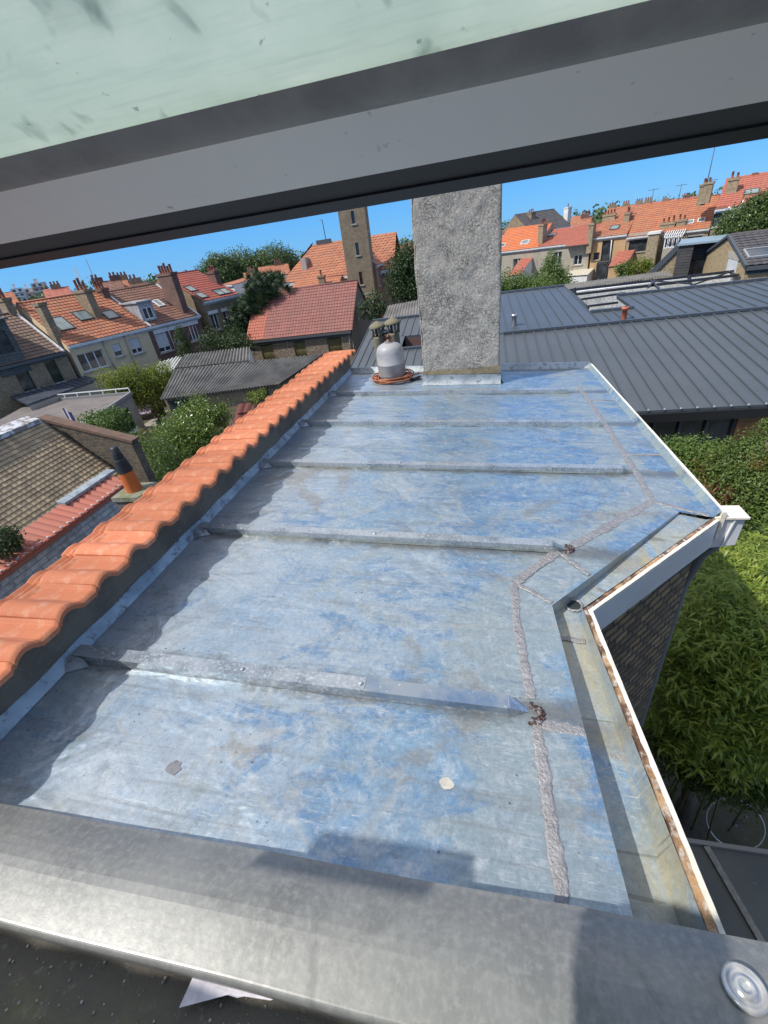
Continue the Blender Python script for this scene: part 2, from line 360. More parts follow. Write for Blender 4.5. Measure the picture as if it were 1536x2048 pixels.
BR_YEL = brick('yellow_brick', (.36, .27, .16), (.24, .17, .10), (.26, .22, .17), .22, .075, .012, (.10, .08, .05), .55, .8)
BR_YEL2 = brick('sand_brick', (.42, .33, .20), (.30, .22, .13), (.34, .30, .23), .22, .075, .012, (.20, .15, .09), .6, .85)
BR_RED = brick('red_brick', (.24, .10, .07), (.16, .075, .055), (.17, .14, .12), .22, .075, .012, (.06, .045, .04))
BR_GREY = brick('grey_painted_brick', (.50, .53, .55), (.45, .48, .50), (.30, .32, .34), .24, .08, .010, (.13, .14, .145), .6, .8, rough=.6, bmp=.5)
BR_WHITE = brick('white_painted_brick', (.86, .86, .85), (.78, .79, .78), (.66, .66, .65), .24, .08, .008, (.30, .30, .28), .62, .85, rough=.7, bmp=.8)
# ------------------------------------------------------------------ the zinc roofed extension
from mathutils import noise as mn
ext = thing('zinc_roofed_extension', 'brick extension with battened blue-grey zinc flat roof and white fascia in the foreground', 'building', (0, 0, G))
EX = V((0, 0, -G))          # world -> local of ext
def L(x, y, dz=0): return V((x, y, deckz(x, y)+dz))+EX
step = [(.305, .15), (.26, 1.27), (.95, 2.0)]
wood = [(.455, .15), (.375, 1.27), (1.08, 1.965)]
dk = MB()
def deck_piece(poly_fn, nu, nv):
    from mathutils import noise as mn
    def f(u, v):
        x, y = poly_fn(u, v); b = min(1, max(0, (x+1.44)*12))
        return L(x, y, .0035*b*mn.noise(V((x*2.2, y*2.2, 3)))+.002*b*mn.noise(V((x*6, y*6, 1))))
    dk.grid(f, nu, nv)
def rightx(y):
    if y < 1.27: t = (y-.15)/1.12; return .305+t*(.26-.305)
    if y < 2.0: return .26+(y-1.27)/.73*.69
    return 1.09
deck_piece(lambda u, v: (-1.46+(rightx(.15+v*1.12)+1.46)*u, .15+v*1.12), 60, 40)
deck_piece(lambda u, v: (-1.46+(rightx(1.27+v*.729)+1.46)*u, 1.27+v*.729), 60, 26)
deck_piece(lambda u, v: (-1.46+(1.09+1.46)*u, 1.999+v*2.90), 70, 90)
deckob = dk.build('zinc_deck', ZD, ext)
# small corner sheet between the top of the gutter and the right edge
cs = MB(); cs.poly([L(.95, 1.999), L(1.09, 1.999), L(1.085, 1.962)]); cs.build('corner_sheet', ZD, ext)
# gutter: step, floor, inner upstand
gt = MB()
GD = [.112, .068, .012]
S3 = [L(*s_) for s_ in step]; F3 = [L(*s_, -d_) for s_, d_ in zip(step, GD)]
W3 = [V((wd[0]-.028, wd[1]+(0 if i < 2 else -.004), deckz(*wd)-GD[i]))+EX for i, wd in enumerate(wood)]
W3[1] = V((wood[1][0]-.008, wood[1][1]+.02, deckz(*wood[1])-GD[1]))+EX
T3 = [L(wd[0]-.004, wd[1]+(.0 if i != 1 else .008), -.012) for i, wd in enumerate(wood)]
def lerpq(A, B, C_, D_, nu, nv, jit=0):
    gt.grid(lambda u, v: (A.lerp(B, u)).lerp(D_.lerp(C_, u), v), nu, nv)
for i in (0, 1):
    lerpq(S3[i], S3[i+1], F3[i+1], F3[i], 8, 1); lerpq(F3[i], F3[i+1], W3[i+1], W3[i], 16, 4); lerpq(W3[i], W3[i+1], T3[i+1], T3[i], 16, 1)
gut = gt.build('gutter_tray', ZG, ext)
# drain outlet at the corner
dc = at_z(1147, 1211, deckz(.33, 1.24)-.066)+EX
MBLK = mat('dark_hole', (.02, .03, .03), rough=.6)
d_ = MB(); n = 20
d_.lathe([(.036, .002), (.033, .007), (.028, .006), (.026, .002)], dc, n, .05, rnd); d_.build('outlet_rim', SOLDER, gut)
d_ = MB(); d_.lathe([(.0265, .003), (.025, .0035), (.001, .0035)], dc, n); d_.build('outlet', MBLK, gut)
# outer wooden edge + cream painted board top + fascia, following the wood line
def off(pts, d):
    """offset an xy polyline to its right-hand outside"""
    out = []
    for i, p in enumerate(pts):
        a = V(pts[max(i-1, 0)]); b = V(pts[i]); c = V(pts[min(i+1, len(pts)-1)]); n1 = (b-a); n2 = (c-b)
        if n1.length < 1e-6: n1 = n2
        if n2.length < 1e-6: n2 = n1
        n1.normalize(); n2.normalize(); q1 = V((n1.y, -n1.x)); q2 = V((n2.y, -n2.x)); q = (q1+q2).normalized(); out.append(tuple(b+q*(d/max(.4, q.dot(q1)))))
    return out
wl = [(.4657, .0), (.375, 1.27), (1.085, 1.965)]
def rail(name, pts, d0, d1, ztop, zbot, material, parent, nseg=18, jit=0., bev=0, seed=1):
    r_ = random.Random(seed); A = off(pts, d0); B = off(pts, d1); m_ = MB(); P = []
    for i in range(len(pts)-1):
        for k in range(nseg+(1 if i == len(pts)-2 else 0)):
            t = k/nseg; a = V(A[i]).lerp(V(A[i+1]), t); b = V(B[i]).lerp(V(B[i+1]), t); j = r_.uniform(-jit, jit); j2 = r_.uniform(-jit, jit)
            P.append((a, b, j, j2))
    for i in range(len(P)-1):
        (a, b, j, q), (c, d, j1, q1) = P[i], P[i+1]
        def pt(p, z, dj=0): return V((p.x+dj, p.y, deckz(p.x, p.y)+z))+EX
        if i == 0: m_.quad(pt(a, zbot), pt(b, zbot), pt(b, ztop), pt(a, ztop))
        if i == len(P)-2: m_.quad(pt(d, zbot), pt(c, zbot), pt(c, ztop), pt(d, ztop))
        m_.quad(pt(a, ztop+j*.4, j), pt(b, ztop+q*.4), pt(d, ztop+q1*.4), pt(c, ztop+j1*.4, j1))
        m_.quad(pt(b, ztop+q*.4), pt(b, zbot), pt(d, zbot), pt(d, ztop+q1*.4)); m_.quad(pt(a, zbot), pt(a, ztop+j*.4, j), pt(c, ztop+j1*.4, j1), pt(c, zbot)); m_.quad(pt(a, zbot), pt(c, zbot), pt(d, zbot), pt(b, zbot))
    return m_.build(name, material, parent)
fas = rail('fascia', wl, .0135, .026, -.012, -.165, PVCW, ext, 1)
rail('wooden_edge', wl, -.001, .0135, -.006, -.10, WOOD, ext, 44, .0030)
rail('painted_edge', wl, .0134, .0265, -.004, -.020, CREAM, fas, 40, .0028, seed=4)
for q in [(1205, 1235), (1310, 1140), (1405, 1075)]:
    p = at_y(*q, 1.42 if q[0] < 1250 else (1.70 if q[0] < 1350 else 1.92)); # screws on the fascia
# right edge: upstand, wood and cream strip
er = [(1.115, 1.955), (1.125, 4.93)]
up = MB(); nS = 30
def rpt(t, x, z): y = 1.965+(4.93-1.965)*t; return V((x+.01*t, y, deckz(1.1, y)+z))+EX
up.grid(lambda u, v: rpt(u, 1.082+.030*v, 0+.034*v), nS, 1); up.build('edge_upstand', ZE, ext)
rail('edge_board', er, -.003, .014, .034, -.12, CREAM, ext, 24, .003, seed=7)
# the boxed end of the fascia at the corner
cb = MB(); z0 = deckz(1.15, 1.97)
cb.hexa([V(p)+EX for p in [(1.10, 1.972, z0-.19), (1.224, 1.974, z0-.17), (1.21, 2.05, z0-.17), (1.10, 2.05, z0-.17), (1.10, 1.962, z0-.01), (1.228, 1.975, z0-.01), (1.215, 2.06, z0-.01), (1.10, 2.06, z0-.01)]])
cbx = cb.build('fascia_box_end', PVCW, ext, bevel=.003)
cb = MB(); cb.hexa([V(p)+EX for p in [(1.160, 1.966, z0-.168), (1.165, 1.966, z0-.168), (1.165, 1.98, z0-.168), (1.160, 1.98, z0-.168), (1.175, 1.962, z0-.012), (1.181, 1.962, z0-.012), (1.181, 1.98, z0-.012), (1.175, 1.98, z0-.012)]]); cb.build('joint_strip', mat('white_plastic', (.8, .8, .8), rough=.4), cbx)
cb = MB(); cb.box(1.09, 1.235, 1.958, 2.07, z0+8-.009, z0+8+.003); cb.build('box_cap', CREAM, cbx, bevel=.002)
# far edge: turned up sheet
fe = MB(); fe.grid(lambda u, v: L(-1.46+2.58*u, 4.86+.05*v, .05*v), 20, 1); fe.grid(lambda u, v: L(-1.46+2.58*u, 4.91+.03*v, .05), 20, 1)
fe.grid(lambda u, v: L(-1.46+2.58*u, 4.94, .05-.25*v), 20, 1); fe.build('far_upstand', LEAD, ext)
# left flashing
lf = MB()
lf.grid(lambda u, v: L(-1.43-.028*v, .1+4.8*u, .002+.038*v+.004*sin(u*90)*v), 70, 1)
lf.grid(lambda u, v: L(-1.458-.006*v, .1+4.8*u, .040+.004*sin(u*90)), 70, 1); lf.build('flashing', LEAD, ext)
# battens
by = [(.81, .075), (1.635, .31), (2.43, .80), (3.195, .83), (4.02, .74)]
for i, (y, xe) in enumerate(by):
    def bp(x, dy, dz): return L(x, y+dy, dz)
    b_ = MB(); x0 = -1.425
    sec = [(-.028, .001), (-.022, .033), (.022, .033), (.028, .001)]
    n = 24
    for k in range(n):
        xa, xb = x0+(xe-x0)*k/n, x0+(xe-x0)*(k+1)/n
        for (a, za), (c, zc) in zip(sec[:-1], sec[1:]): b_.quad(bp(xa, a, za), bp(xb, a, za), bp(xb, c, zc), bp(xa, c, zc))
    b_.quad(*[bp(x0, a, z) for a, z in sec])
    # hipped end running down to the solder
    e = xe+.055
    b_.quad(bp(xe, -.022, .033), bp(e, -.006, .002), bp(e, .006, .002), bp(xe, .022, .033)); b_.tri(bp(xe, -.028, .001), bp(e, -.006, .002), bp(xe, -.022, .033)); b_.tri(bp(xe, .022, .033), bp(e, .006, .002), bp(xe, .028, .001))
    bo = b_.build('batten', ZE if i else GALV, ext)
    # cover caps in two lengths, with a lip down each side
    xm = [-.36, -.2, -.75, -.55, -.62][i]
    for (xa, xb, mm, dz) in ((x0-.01, xm, GALV, .0035), (xm-.012, xe-.004, GALVB if i == 0 else GALV, .0018)):
        c_ = MB(); sc = [(-.0265, .012), (-.0245, .033+dz), (.0245, .033+dz), (.0265, .012)]
        m_ = 14
        for k in range(m_):
            u, v = xa+(xb-xa)*k/m_, xa+(xb-xa)*(k+1)/m_
            for (a, za), (c, zc) in zip(sc[:-1], sc[1:]): c_.quad(bp(u, a, za), bp(v, a, za), bp(v, c, zc), bp(u, c, zc))
        for u in (xa, xb): c_.quad(*[bp(u, a, z) for a, z in sc])
        c_.build('cover_cap', mm, bo)
    for xs in ([-1.28, -.78, -.375] if i == 0 else ([-1.3, -.5] if i < 3 else [])):
        s_ = MB(); s_.lathe([(.0075, 0), (.007, .003), (.004, .0045), (.0005, .0046)], bp(xs, 0, .037), 10); s_.build('screw', GALV, bo)
    # folded corner at the wall
    k_ = MB(); k_.poly([bp(-1.43, -.075, .004), bp(-1.36, -.04, .004), bp(-1.38, -.03, .03), bp(-1.435, -.03, .045)]); k_.build('folded_end', LEAD, bo)
# solder seams
def seam(pts, wdt, name='solder_seam', parent=None, dz=.0, seed=0, matl=SOLDER, flo=0):
    r_ = random.Random(seed+int(pts[0][0]*1000)); m_ = MB(); P = []
    for a, b in zip(pts[:-1], pts[1:]):
        a, b = V(a), V(b); k = max(2, int((b-a).length/.012))
        for i in range(k): P.append(a.lerp(b, i/k))
    P.append(V(pts[-1])); pr = []
    for i, p in enumerate(P):
        d = (P[min(i+1, len(P)-1)]-P[max(i-1, 0)]).normalized(); s_ = V((d.y, -d.x)); ww = wdt*.5*(1+r_.uniform(-.12, .12)+.12*sin(i*.37)); c_ = p+s_*r_.uniform(-.003, .003)
        rip = .0018+.0009*(i % 2)+r_.uniform(0, .0008); row = []
        for q, h in ((-1.1, -.0003), (-.8, .8), (0, 1), (.8, .8), (1.1, -.0003)):
            x, y = c_+s_*ww*q; row.append(V((x, y, deckz(x, y)+.001+dz+(rip*h if h > 0 else .0003)))+EX)
        pr.append(row)
    for a, b in zip(pr[:-1], pr[1:]):
        for j in range(4): m_.quad(a[j], b[j], b[j+1], a[j+1])
    return m_.build(name, matl, parent or deckob)
seam([(.165, .2), (.15, .77)], .030, seed=1); seam([(.145, .85), (.125, 1.18), (.13, 1.385)], .028, seed=2)
seam([(.13, 1.385), (.33, 1.615)], .034, seed=3); seam([(.40, 1.665), (.62, 1.87), (.86, 2.10)], .040, seed=4)
seam([(.86, 2.10), (.875, 2.40), (.885, 3.17), (.885, 4.10), (.885, 4.2)], .034, seed=5)
seam([(.15, .775), (.278, .764)], .030, seed=6); seam([(.86, 2.10), (.97, 2.03), (1.07, 1.975)], .022, seed=7)
seam([(.885, 2.685), (1.10, 2.68)], .022, seed=8); seam([(.885, 3.79), (1.10, 3.79)], .020, seed=9)
seam([(.145, 1.375), (.262, 1.285)], .020, seed=10); seam([(.345, 1.60), (.43, 1.465)], .020, seed=11)
def flr(x, y): return -.11
seam([(.315, .765), (.405, .752)], .020, dz=-.092, seed=12, parent=gut); seam([(.285, 1.175), (.365, 1.165)], .018, dz=-.070, seed=13, parent=gut)
seam([(.462, 1.455), (.50, 1.42)], .022, dz=-.058, seed=14, parent=gut)
for (x, y, r) in ((.145, .80, .032), (.375, 1.64, .026)):
    s_ = MB(); r_ = random.Random(5)
    for k in range(46):
        a = r_.uniform(-2.2, 1.9); q = r*r_.uniform(.55, 1.15); c = L(x+q*cos(a)*.8, y+q*sin(a), .003); rr = r_.uniform(.003, .0085)
        s_.lathe([(rr, -.004), (rr*.85, rr*.5), (.0006, rr*.8)], c, 6, .25, r_)
    s_.build('burnt_solder', RUSTY, deckob)
# marks on the zinc: stain patch, torn paint flake
def dkh(x, y): return .0035*mn.noise(V((x*2.2, y*2.2, 3)))+.002*mn.noise(V((x*6, y*6, 1)))+.0016
def blot(x, y, r, name, m_, seed, sq=1.):
    r_ = random.Random(seed); b_ = MB(); n = 14; b_.poly([L(x+r*cos(2*pi*i/n)*r_.uniform(.7, 1.15), y+r*sq*sin(2*pi*i/n)*r_.uniform(.7, 1.15), dkh(x, y)) for i in range(n)]); return b_.build(name, m_, deckob)
p = deck(348, 1536); blot(p.x, p.y, .022, 'dark_patch', mat('tar_patch', (.14, .14, .16), (.2, .2, .22), 30, rough=.5), 2)
p = deck(893, 1567); blot(p.x, p.y, .020, 'white_flake', mat('paint_flake', (.50, .48, .42), (.40, .38, .33), 30, rough=.7), 6, .8)
# brick walls below
wm = MB(); zt = 8-1.40
wf = off(wl, .0); wz = [V((p_[0]-.02, p_[1], 0)) for p_ in wf]
pts = [(.43, -.05), (.352, 1.285), (1.065, 1.985), (1.085, 4.93), (-1.46, 4.93)]
for i in range(len(pts)-1):
    a, b = pts[i], pts[i+1]; zz = [deckz(*q)+8-.14 for q in (a, b)]; wm.quad((a[0], a[1], 0), (b[0], b[1], 0), (b[0], b[1], zz[1]), (a[0], a[1], zz[0]))
wm.build('brick_wall', BR_DEEP, ext)
# corner quoins stepping out of the diagonal wall
# downpipe
dp = MB(); c0 = V((1.15, 2.02, z0-.15))+EX
dp.tube([c0+V((0, 0, .02)), c0+V((0, 0, -.06)), c0+V((-.03, .02, -.12)), V((1.12, 2.12, 7.9-1.65-.12)), V((1.12, 2.12, 5.2)), V((1.12, 2.12, .1))], .033, 12)
dp.build('downpipe', mat('grey_pvc_pipe', (.16, .165, .18), rough=.45), ext)
# ------------------------------------------------------------------ chimney on the far edge of the roof
from mathutils import noise as mn
RENDER = mat('rough_render', (.36, .34, .30), (.25, .237, .205), 6, c3=(.50, .48, .44), s3=70, l3=.46, h3=.62, rough=.95)
def render_bump():
    nt = RENDER.node_tree; b = nt.nodes['Principled BSDF']; co = N(nt, 'ShaderNodeTexCoord').outputs['Object']
    vo = N(nt, 'ShaderNodeTexVoronoi', Scale=26., _feature='DISTANCE_TO_EDGE'); 
    dn = N(nt, 'ShaderNodeTexNoise', Scale=6., Detail=4.); nt.links.new(co, dn.inputs['Vector'])
    mxv = mixc(nt, .3, co, dn.outputs['Color']); nt.links.new(mxv, vo.inputs['Vector'])
    r1 = ramp(nt, vo.outputs['Distance'], [(0., .3), (.09, 0.)])
    ms = noise(nt, co, 7, 3, .5); gate = ramp(nt, ms, [(.5, 0.), (.6, 1.)])
    e = mixc(nt, 1., r1, gate, 'MULTIPLY'); s_ = mixc(nt, .5, e, noise(nt, co, 42, 8, .75), 'ADD')
    bump(nt, b, s_, 1., .045)
render_bump()
chy0, chy1, chx0, chx1 = 4.36, 4.86, -.55, .185
ch = MB(); zb = deckz(-.2, 4.36)
def chw(u, v, a, b):
    p = V((a[0]+(b[0]-a[0])*u, a[1]+(b[1]-a[1])*u, zb+.10+(1.0-zb)*v)); nrm = V((b[1]-a[1], -(b[0]-a[0]), 0)).normalized()
    k = (.009*mn.noise(p*9)+.006*mn.noise(p*23)+.012*mn.noise(p*2))*(1 if .01 < u < .99 else .6)
    ed = .008 if (u < .02 or u > .98) else 0
    return p+nrm*(k-ed)+EX
cor = [(chx0, chy0), (chx1, chy0), (chx1, chy1), (chx0, chy1)]
for i in range(4): ch.grid(lambda u, v: chw(u, v, cor[i], cor[(i+1) % 4]), 44, 100)
ch.box(chx0-.03, chx1+.03, chy0-.03, chy1+.03, 8+1.09, 8+1.16)
chm = tag(ch.build('chimney', RENDER, ext), 'tall chimney with rough grey cement render')
fl = MB()
for (a, b) in (((chx0-.02, chy0-.018), (chx1+.012, chy0-.018)), ((chx1+.012, chy0-.018), (chx1+.012, chy1))):
    nrm = V((b[1]-a[1], -(b[0]-a[0]), 0)).normalized()
    def ff(u, v):
        x = a[0]+(b[0]-a[0])*u; y = a[1]+(b[1]-a[1])*u; h = .10-.012*u; return V((x, y, deckz(x, y)+.002+h*v))+EX+nrm*(.03*(1-v)**3)
    fl.grid(ff, 12, 8)
    fl.grid(lambda u, v: ff(u, 1)-nrm*(.02*v), 12, 1)
fl.build('chimney_flashing', LEAD, chm)
fl = MB()  # mortar fillet above the flashing, uneven
def fil(u, v):
    x = chx0-.008+(chx1-chx0+.012)*u; h = .035+.03*u*u+.02*max(0, u-.8)*4+.008*mn.noise(V((x*14, 0, 0))); return V((x, chy0-.02+.012*v, deckz(x, chy0)+.098+h*v))+EX
fl.grid(fil, 30, 3); fl.build('mortar_fillet', mat('damp_mortar', (.20, .17, .105), (.14, .12, .08), 12, rough=.95, bmp=.7, bs=60), chm)
mb = MB()
for x in (-.36, -.02): mb = MB(); mb.lathe([(.09, 0), (.075, .28), (.085, .30), (.07, .30), (.065, .1)], V((x, 4.61, 9.16)), 16); mb.build('chimney_pot', mat('clay_pot', (.42, .17, .09), (.30, .12, .07), 8, rough=.85), chm)
# small wedge of white sheet behind the chimney
# ------------------------------------------------------------------ wall with the tile coping
pw = thing('parapet_wall', 'low rendered parapet wall along the zinc roof capped with orange interlocking tiles', 'wall', (-1.6, 0, G))
PO = V((1.6, 0, -G))
mb = MB(); 
def pz(y): return -.895-.0135*y
mb.grid(lambda u, v: V((-1.462+.006*mn.noise(V((0, u*30, v*3))), -.6+5.55*u, (G+(pz(-.6+5.55*u)-.028-G)*v)))+PO, 90, 12)
a = -.6; b = 4.95
mb.quad(V((-1.72, b, G))+PO, V((-1.72, a, G))+PO, V((-1.72, a, pz(a)-.03))+PO, V((-1.72, b, pz(b)-.03))+PO)
mb.quad(V((-1.46, b, G))+PO, V((-1.72, b, G))+PO, V((-1.72, b, pz(b)-.03))+PO, V((-1.46, b, pz(b)-.03))+PO)
mb.quad(V((-1.46, a, pz(a)-.03))+PO, V((-1.46, b, pz(b)-.03))+PO, V((-1.72, b, pz(b)-.03))+PO, V((-1.72, a, pz(a)-.03))+PO)
mb.build('wall', MORTAR, pw)
TILE = mat('orange_clay', (.54, .195, .095), (.47, .16, .08), 5, .38, .66, (.58, .31, .20), 16, .52, .70, rough=.72, bmp=.3, bs=120, bd=.003, spec=.3)
def clay_wear():
    nt = TILE.node_tree; b = nt.nodes['Principled BSDF']; co = N(nt, 'ShaderNodeTexCoord').outputs['Object']; src = b.inputs['Base Color'].links[0].from_socket
    oi = N(nt, 'ShaderNodeObjectInfo'); cc = mixc(nt, oi.outputs['Random'], (.80, .78, .76), (1.12, 1.10, 1.12)); c = mixc(nt, 1., src, cc, 'MULTIPLY')
    gm_ = N(nt, 'ShaderNodeTexCoord').outputs['Object']; c = mixc(nt, ramp(nt, noise(nt, co, 22, 7, .75, .5), [(.60, 0.), (.70, .55)]), c, (.17, .12, .085))
    c = mixc(nt, ramp(nt, noise(nt, co, 75, 5, .8), [(.64, 0.), (.72, .5)]), c, (.62, .40, .30)); nt.links.new(c, b.inputs['Base Color'])
clay_wear()
def tile_mesh():
    """one interlocking tile: foot at x=0 (towards the zinc), head at x=-.375, width .172 along y"""
    m_ = MB(); TW = .172; nx, ny = 46, 36
    def h(s, u):
        # s 0..1 from foot to head, u across
        roll = .020*sin(pi*min(1, u/.46))**.75 if u < .46 else 0
        body = s < .79
        if body:
            z = roll
            if u > .5 and u < .93:      # recessed pan with a rim towards the head
                e = min((u-.5)/.035, (.93-u)/.025, 1); rim = 1 if s < .70 else max(0, 1-(s-.70)/.03)
                z += -.0075*max(0, e)*rim
            if .93 <= u <= .985: z += .004
            if s > .70: z -= 0
            z -= .006*max(0, 1-s/.045)**2*1.6
            if s > .76: z -= .006*(s-.76)/.03
        else:
            z = roll*.55-.012
            t = (s-.79)/.21
            for c in (.28, .72):
                if abs(t-c) < .13: z += .011*(1-(abs(t-c)/.13)**4)
        return z
    def f(a, b): s = a; u = b; return V((-.375*s, u*TW, h(s, u)))
    m_.grid(f, nx, ny)
    k0 = 0
    def fb(a, b): return V((.0-.001*a, b*TW, h(0, b)-.016*a))
    m_.grid(fb, 1, ny)
    m_.grid(lambda a, b: V((-.375*b*1, 0, h(b, 0)-.016*a)), 1, nx); m_.grid(lambda a, b: V((-.375*b*1, TW, h(b, 1)-.016*a)), 1, nx)
    m_.grid(lambda a, b: V((-.375, b*TW, h(1, b)-.016*a)), 1, ny)
    return m_
t0 = tile_mesh().build('roof_tile', TILE, pw)
i = 0; y = -.42
while y < 4.83:
    o = t0 if i == 0 else t0.copy()
    if i: scene.collection.objects.link(o); o.parent = pw
    o.location = V((-1.366+rnd.uniform(-.003, .003), y, pz(y)-.006))+PO; o.rotation_euler = (rnd.uniform(-.010, .010)-.040, rnd.uniform(-.014, .014), rnd.uniform(-.014, .014)); o.scale = (.90, 1.01, 1)
    y += .172; i += 1
# ------------------------------------------------------------------ gas bottle, hose, torch
gz = deckz(-.9, 4.56)
gb = thing('gas_bottle', 'grey painted steel gas bottle standing inside a coiled hose', 'gas bottle', (-.905, 4.56, gz))
GP = mat('grey_scuffed_paint', (.34, .34, .35), (.27, .27, .28), 7, .45, .65, (.24, .24, .25), 30, .6, .75, rough=.5, bmp=.25, bs=12, bd=.004)
mb = MB(); R0 = .143
prof = [(.10, .02), (R0*.93, .035), (R0, .07), (R0, .168), (R0*1.012, .170), (R0*1.012, .178), (R0, .180), (R0, .285)]
for k in range(1, 9): a = k/8*pi/2; prof.append((R0*cos(a)*.96+.02*(k/8), .285+.095*sin(a)))
prof += [(.045, .382), (.045, .388), (.02, .388)]
mb.lathe(prof, (0, 0, 0), 40); body = mb.build('body', GP, gb)
mb = MB(); mb.lathe([(.112, 0), (.112, .04), (.104, .04), (.104, 0)], (0, 0, 0), 32); mb.build('foot_ring', GP, gb)
mb = MB(); mb.lathe([(.042, .388), (.042, .396), (.02, .398), (.018, .43), (.024, .432), (.024, .445), (.010, .447), (.009, .46), (.001, .461)], (0, 0, 0), 14); mb.tube([(0, 0, .42), (.035, -.01, .42)], .011, 8); mb.tube([(-.01, .0, .45), (-.035, .0, .45)], .006, 6)
mb.build('valve', mat('brass', (.14, .075, .05), rough=.4, metal=.6), gb)
hs = MB(); r_ = random.Random(9)
pts = []
for k in range(8*36):
    a = 2*pi*k/36; lp = k//36; rr = .168+.014*((lp*5) % 4)+.012*sin(a*2+lp)+.006*sin(a*5+lp*2)
    pts.append(V((rr*cos(a), rr*.95*sin(a), .010+.0065*lp+.006*sin(a*3+lp*1.7)+(.010 if rr < .18 else 0))))
pts += [V((.22, .06, .02)), V((.26, .14, .012)), V((.25, .2, .010))]
ho = thing('hose', 'orange rubber gas hose coiled around the foot of the bottle', 'hose', (-.90, 4.54, gz))
hs.tube(pts, .0068, 6); hs.build('coil', mat('orange_rubber', (.38, .13, .055), (.26, .09, .05), 12, rough=.55), ho)
tr_ = thing('gas_torch', 'small black gas torch lying on the zinc between bottle and chimney', 'torch', (-.655, 4.50, deckz(-.65, 4.5)), .4)
mb = MB(); mb.tube([(-.06, 0, .02), (.0, .01, .022), (.05, .0, .035)], [.012, .015, .010], 8); mb.build('handle', mat('black_rubber', (.02, .02, .022), rough=.6), tr_)
mb = MB(); mb.tube([(.05, 0, .035), (.10, .02, .03)], .005, 6); mb.lathe([(.0, 0), (.016, 0), (.018, .03), (.012, .03)], (.10, .02, .012), 10); mb.build('nozzle', mat('black_steel', (.04, .04, .045), rough=.4, metal=.5), tr_)
mb = MB(); mb.grid(lambda u, v: V((-.10+.16*u, -.05+.05*v, .006+.03*abs(mn.noise(V((u*4, v*4, 2)))))), 10, 6); 
rg = mb.build('rag', mat('dark_rag', (.05, .05, .055), (.15, .15, .16), 30, rough=.95)); rg.location = (-.62, 4.57, deckz(-.6, 4.57)); rg.rotation_euler = (0, 0, .5); tag(rg, 'crumpled dark rag on the zinc right of the gas bottle', 'rag')
# ------------------------------------------------------------------ ledge, aluminium strip and open sash of the window we look out of
own = thing('own_house', 'mossy cement ledge with an aluminium strip at the bottom edge', 'house', (0, 0, G))
mb = MB(); mb.grid(lambda u, v: V((-2.6+4.2*u, -.62+.82*v, -1.125+.006*mn.noise(V((u*60, v*14, 0)))+.003*mn.noise(V((u*200, v*50, 5)))))+EX, 160, 40)
MOSS = mat('mossy_cement', (.115, .105, .085), (.15, .15, .085), 5, .5, .68, (.22, .21, .18), 45, .6, .75, rough=.97, bmp=.8, bs=60, bd=.006)
mb.box(-2.6, 1.6, -.62, .20, 0, 8-1.15); mb.build('ledge', MOSS, own)
mb = MB(); mb.box(-2.6, 1.6, -.92, -.62, 0, 8+.24); mb.build('wall', mat('white_wall', (.82, .81, .78), rough=.9), own)  # unseen wall, coloured white to bounce light up under the sash
mb = MB()
def eave(u, v):
    x = -2.7+4.4*u; return V((x, -.47-1.6*v, .30+1.1*v+.022*abs(sin(x*pi/.24))-.02))+EX
mb.grid(eave, 320, 6); mb.grid(lambda u, v: eave(u, 0)+V((0, -.01*v, -.03*v)), 320, 1)
# no tiles where the open sash reaches over
mb.build('roof', TILE, own)
r_ = random.Random(21); mb = MB()
for k in range(260):
    x, y = r_.uniform(-1.0, .0), r_.uniform(-.05, .12); s_ = r_.uniform(.0006, .0028); a = r_.uniform(0, 3)
    mb.hexa([V((x+q[0]*s_*cos(a)-q[1]*s_*sin(a), y+q[0]*s_*sin(a)+q[1]*s_*cos(a), -1.123+.001+q[2]*s_*.8))+EX for q in [(-1, -1, 0), (1, -.7, 0), (.8, 1, 0), (-1, .6, 0), (-.7, -.7, 1), (.7, -.6, .8), (.6, .7, 1.1), (-.6, .6, .7)]])
gr = mb.build('grit', mat('grit', (.40, .38, .34), (.2, .19, .17), 80, rough=.9), own); gr['kind'] = 'stuff'
# torn paper stuck under the strip
pp = MB(); r_ = random.Random(8)
pa = [at_z(*q, -1.108) for q in [(392, 1940), (365, 2000), (380, 1984), (410, 1978), (436, 1963), (462, 1975), (480, 1980), (500, 1976), (520, 1981), (545, 1985), (572, 1978), (560, 1968), (470, 1955)]]
c_ = sum(pa, V())/len(pa)
for i in range(len(pa)): pp.tri(pa[i]-c_, pa[(i+1) % len(pa)]-c_, V((0, 0, .004)))
po = pp.build('torn_paper', mat('white_paper', (.62, .60, .66), (.52, .50, .56), 40, rough=.8)); po.location = c_+V((0, -.010, .002)); tag(po, 'torn scrap of white paper sticking out under the aluminium strip', 'paper')
ALU = mat('aluminium_strip', (.25, .255, .245), (.17, .175, .172), 4, .35, .68, (.31, .31, .29), 70, .45, .8, rough=.42, metal=.35, bmp=.35, bs=9, bd=.003)
def brushed():
    nt = ALU.node_tree; b = nt.nodes['Principled BSDF']; co = N(nt, 'ShaderNodeTexCoord').outputs['Object']; c = b.inputs['Base Color'].links[0].from_socket
    c = mixc(nt, ramp(nt, noise(nt, mapping(nt, co, (60, 9, 5), (0, 0, .25)), 2, 4, .7, .8), [(.48, 0.), (.8, .22)]), c, (.36, .36, .34))
    c = mixc(nt, ramp(nt, noise(nt, co, 7, 7, .75, 1.), [(.56, 0.), (.68, .5)]), c, (.12, .125, .12))
    nt.links.new(c, b.inputs['Base Color'])
brushed()
st_ = MB(); sec = [(.333, -1.135), (.330, -1.100), (.322, -1.097)]
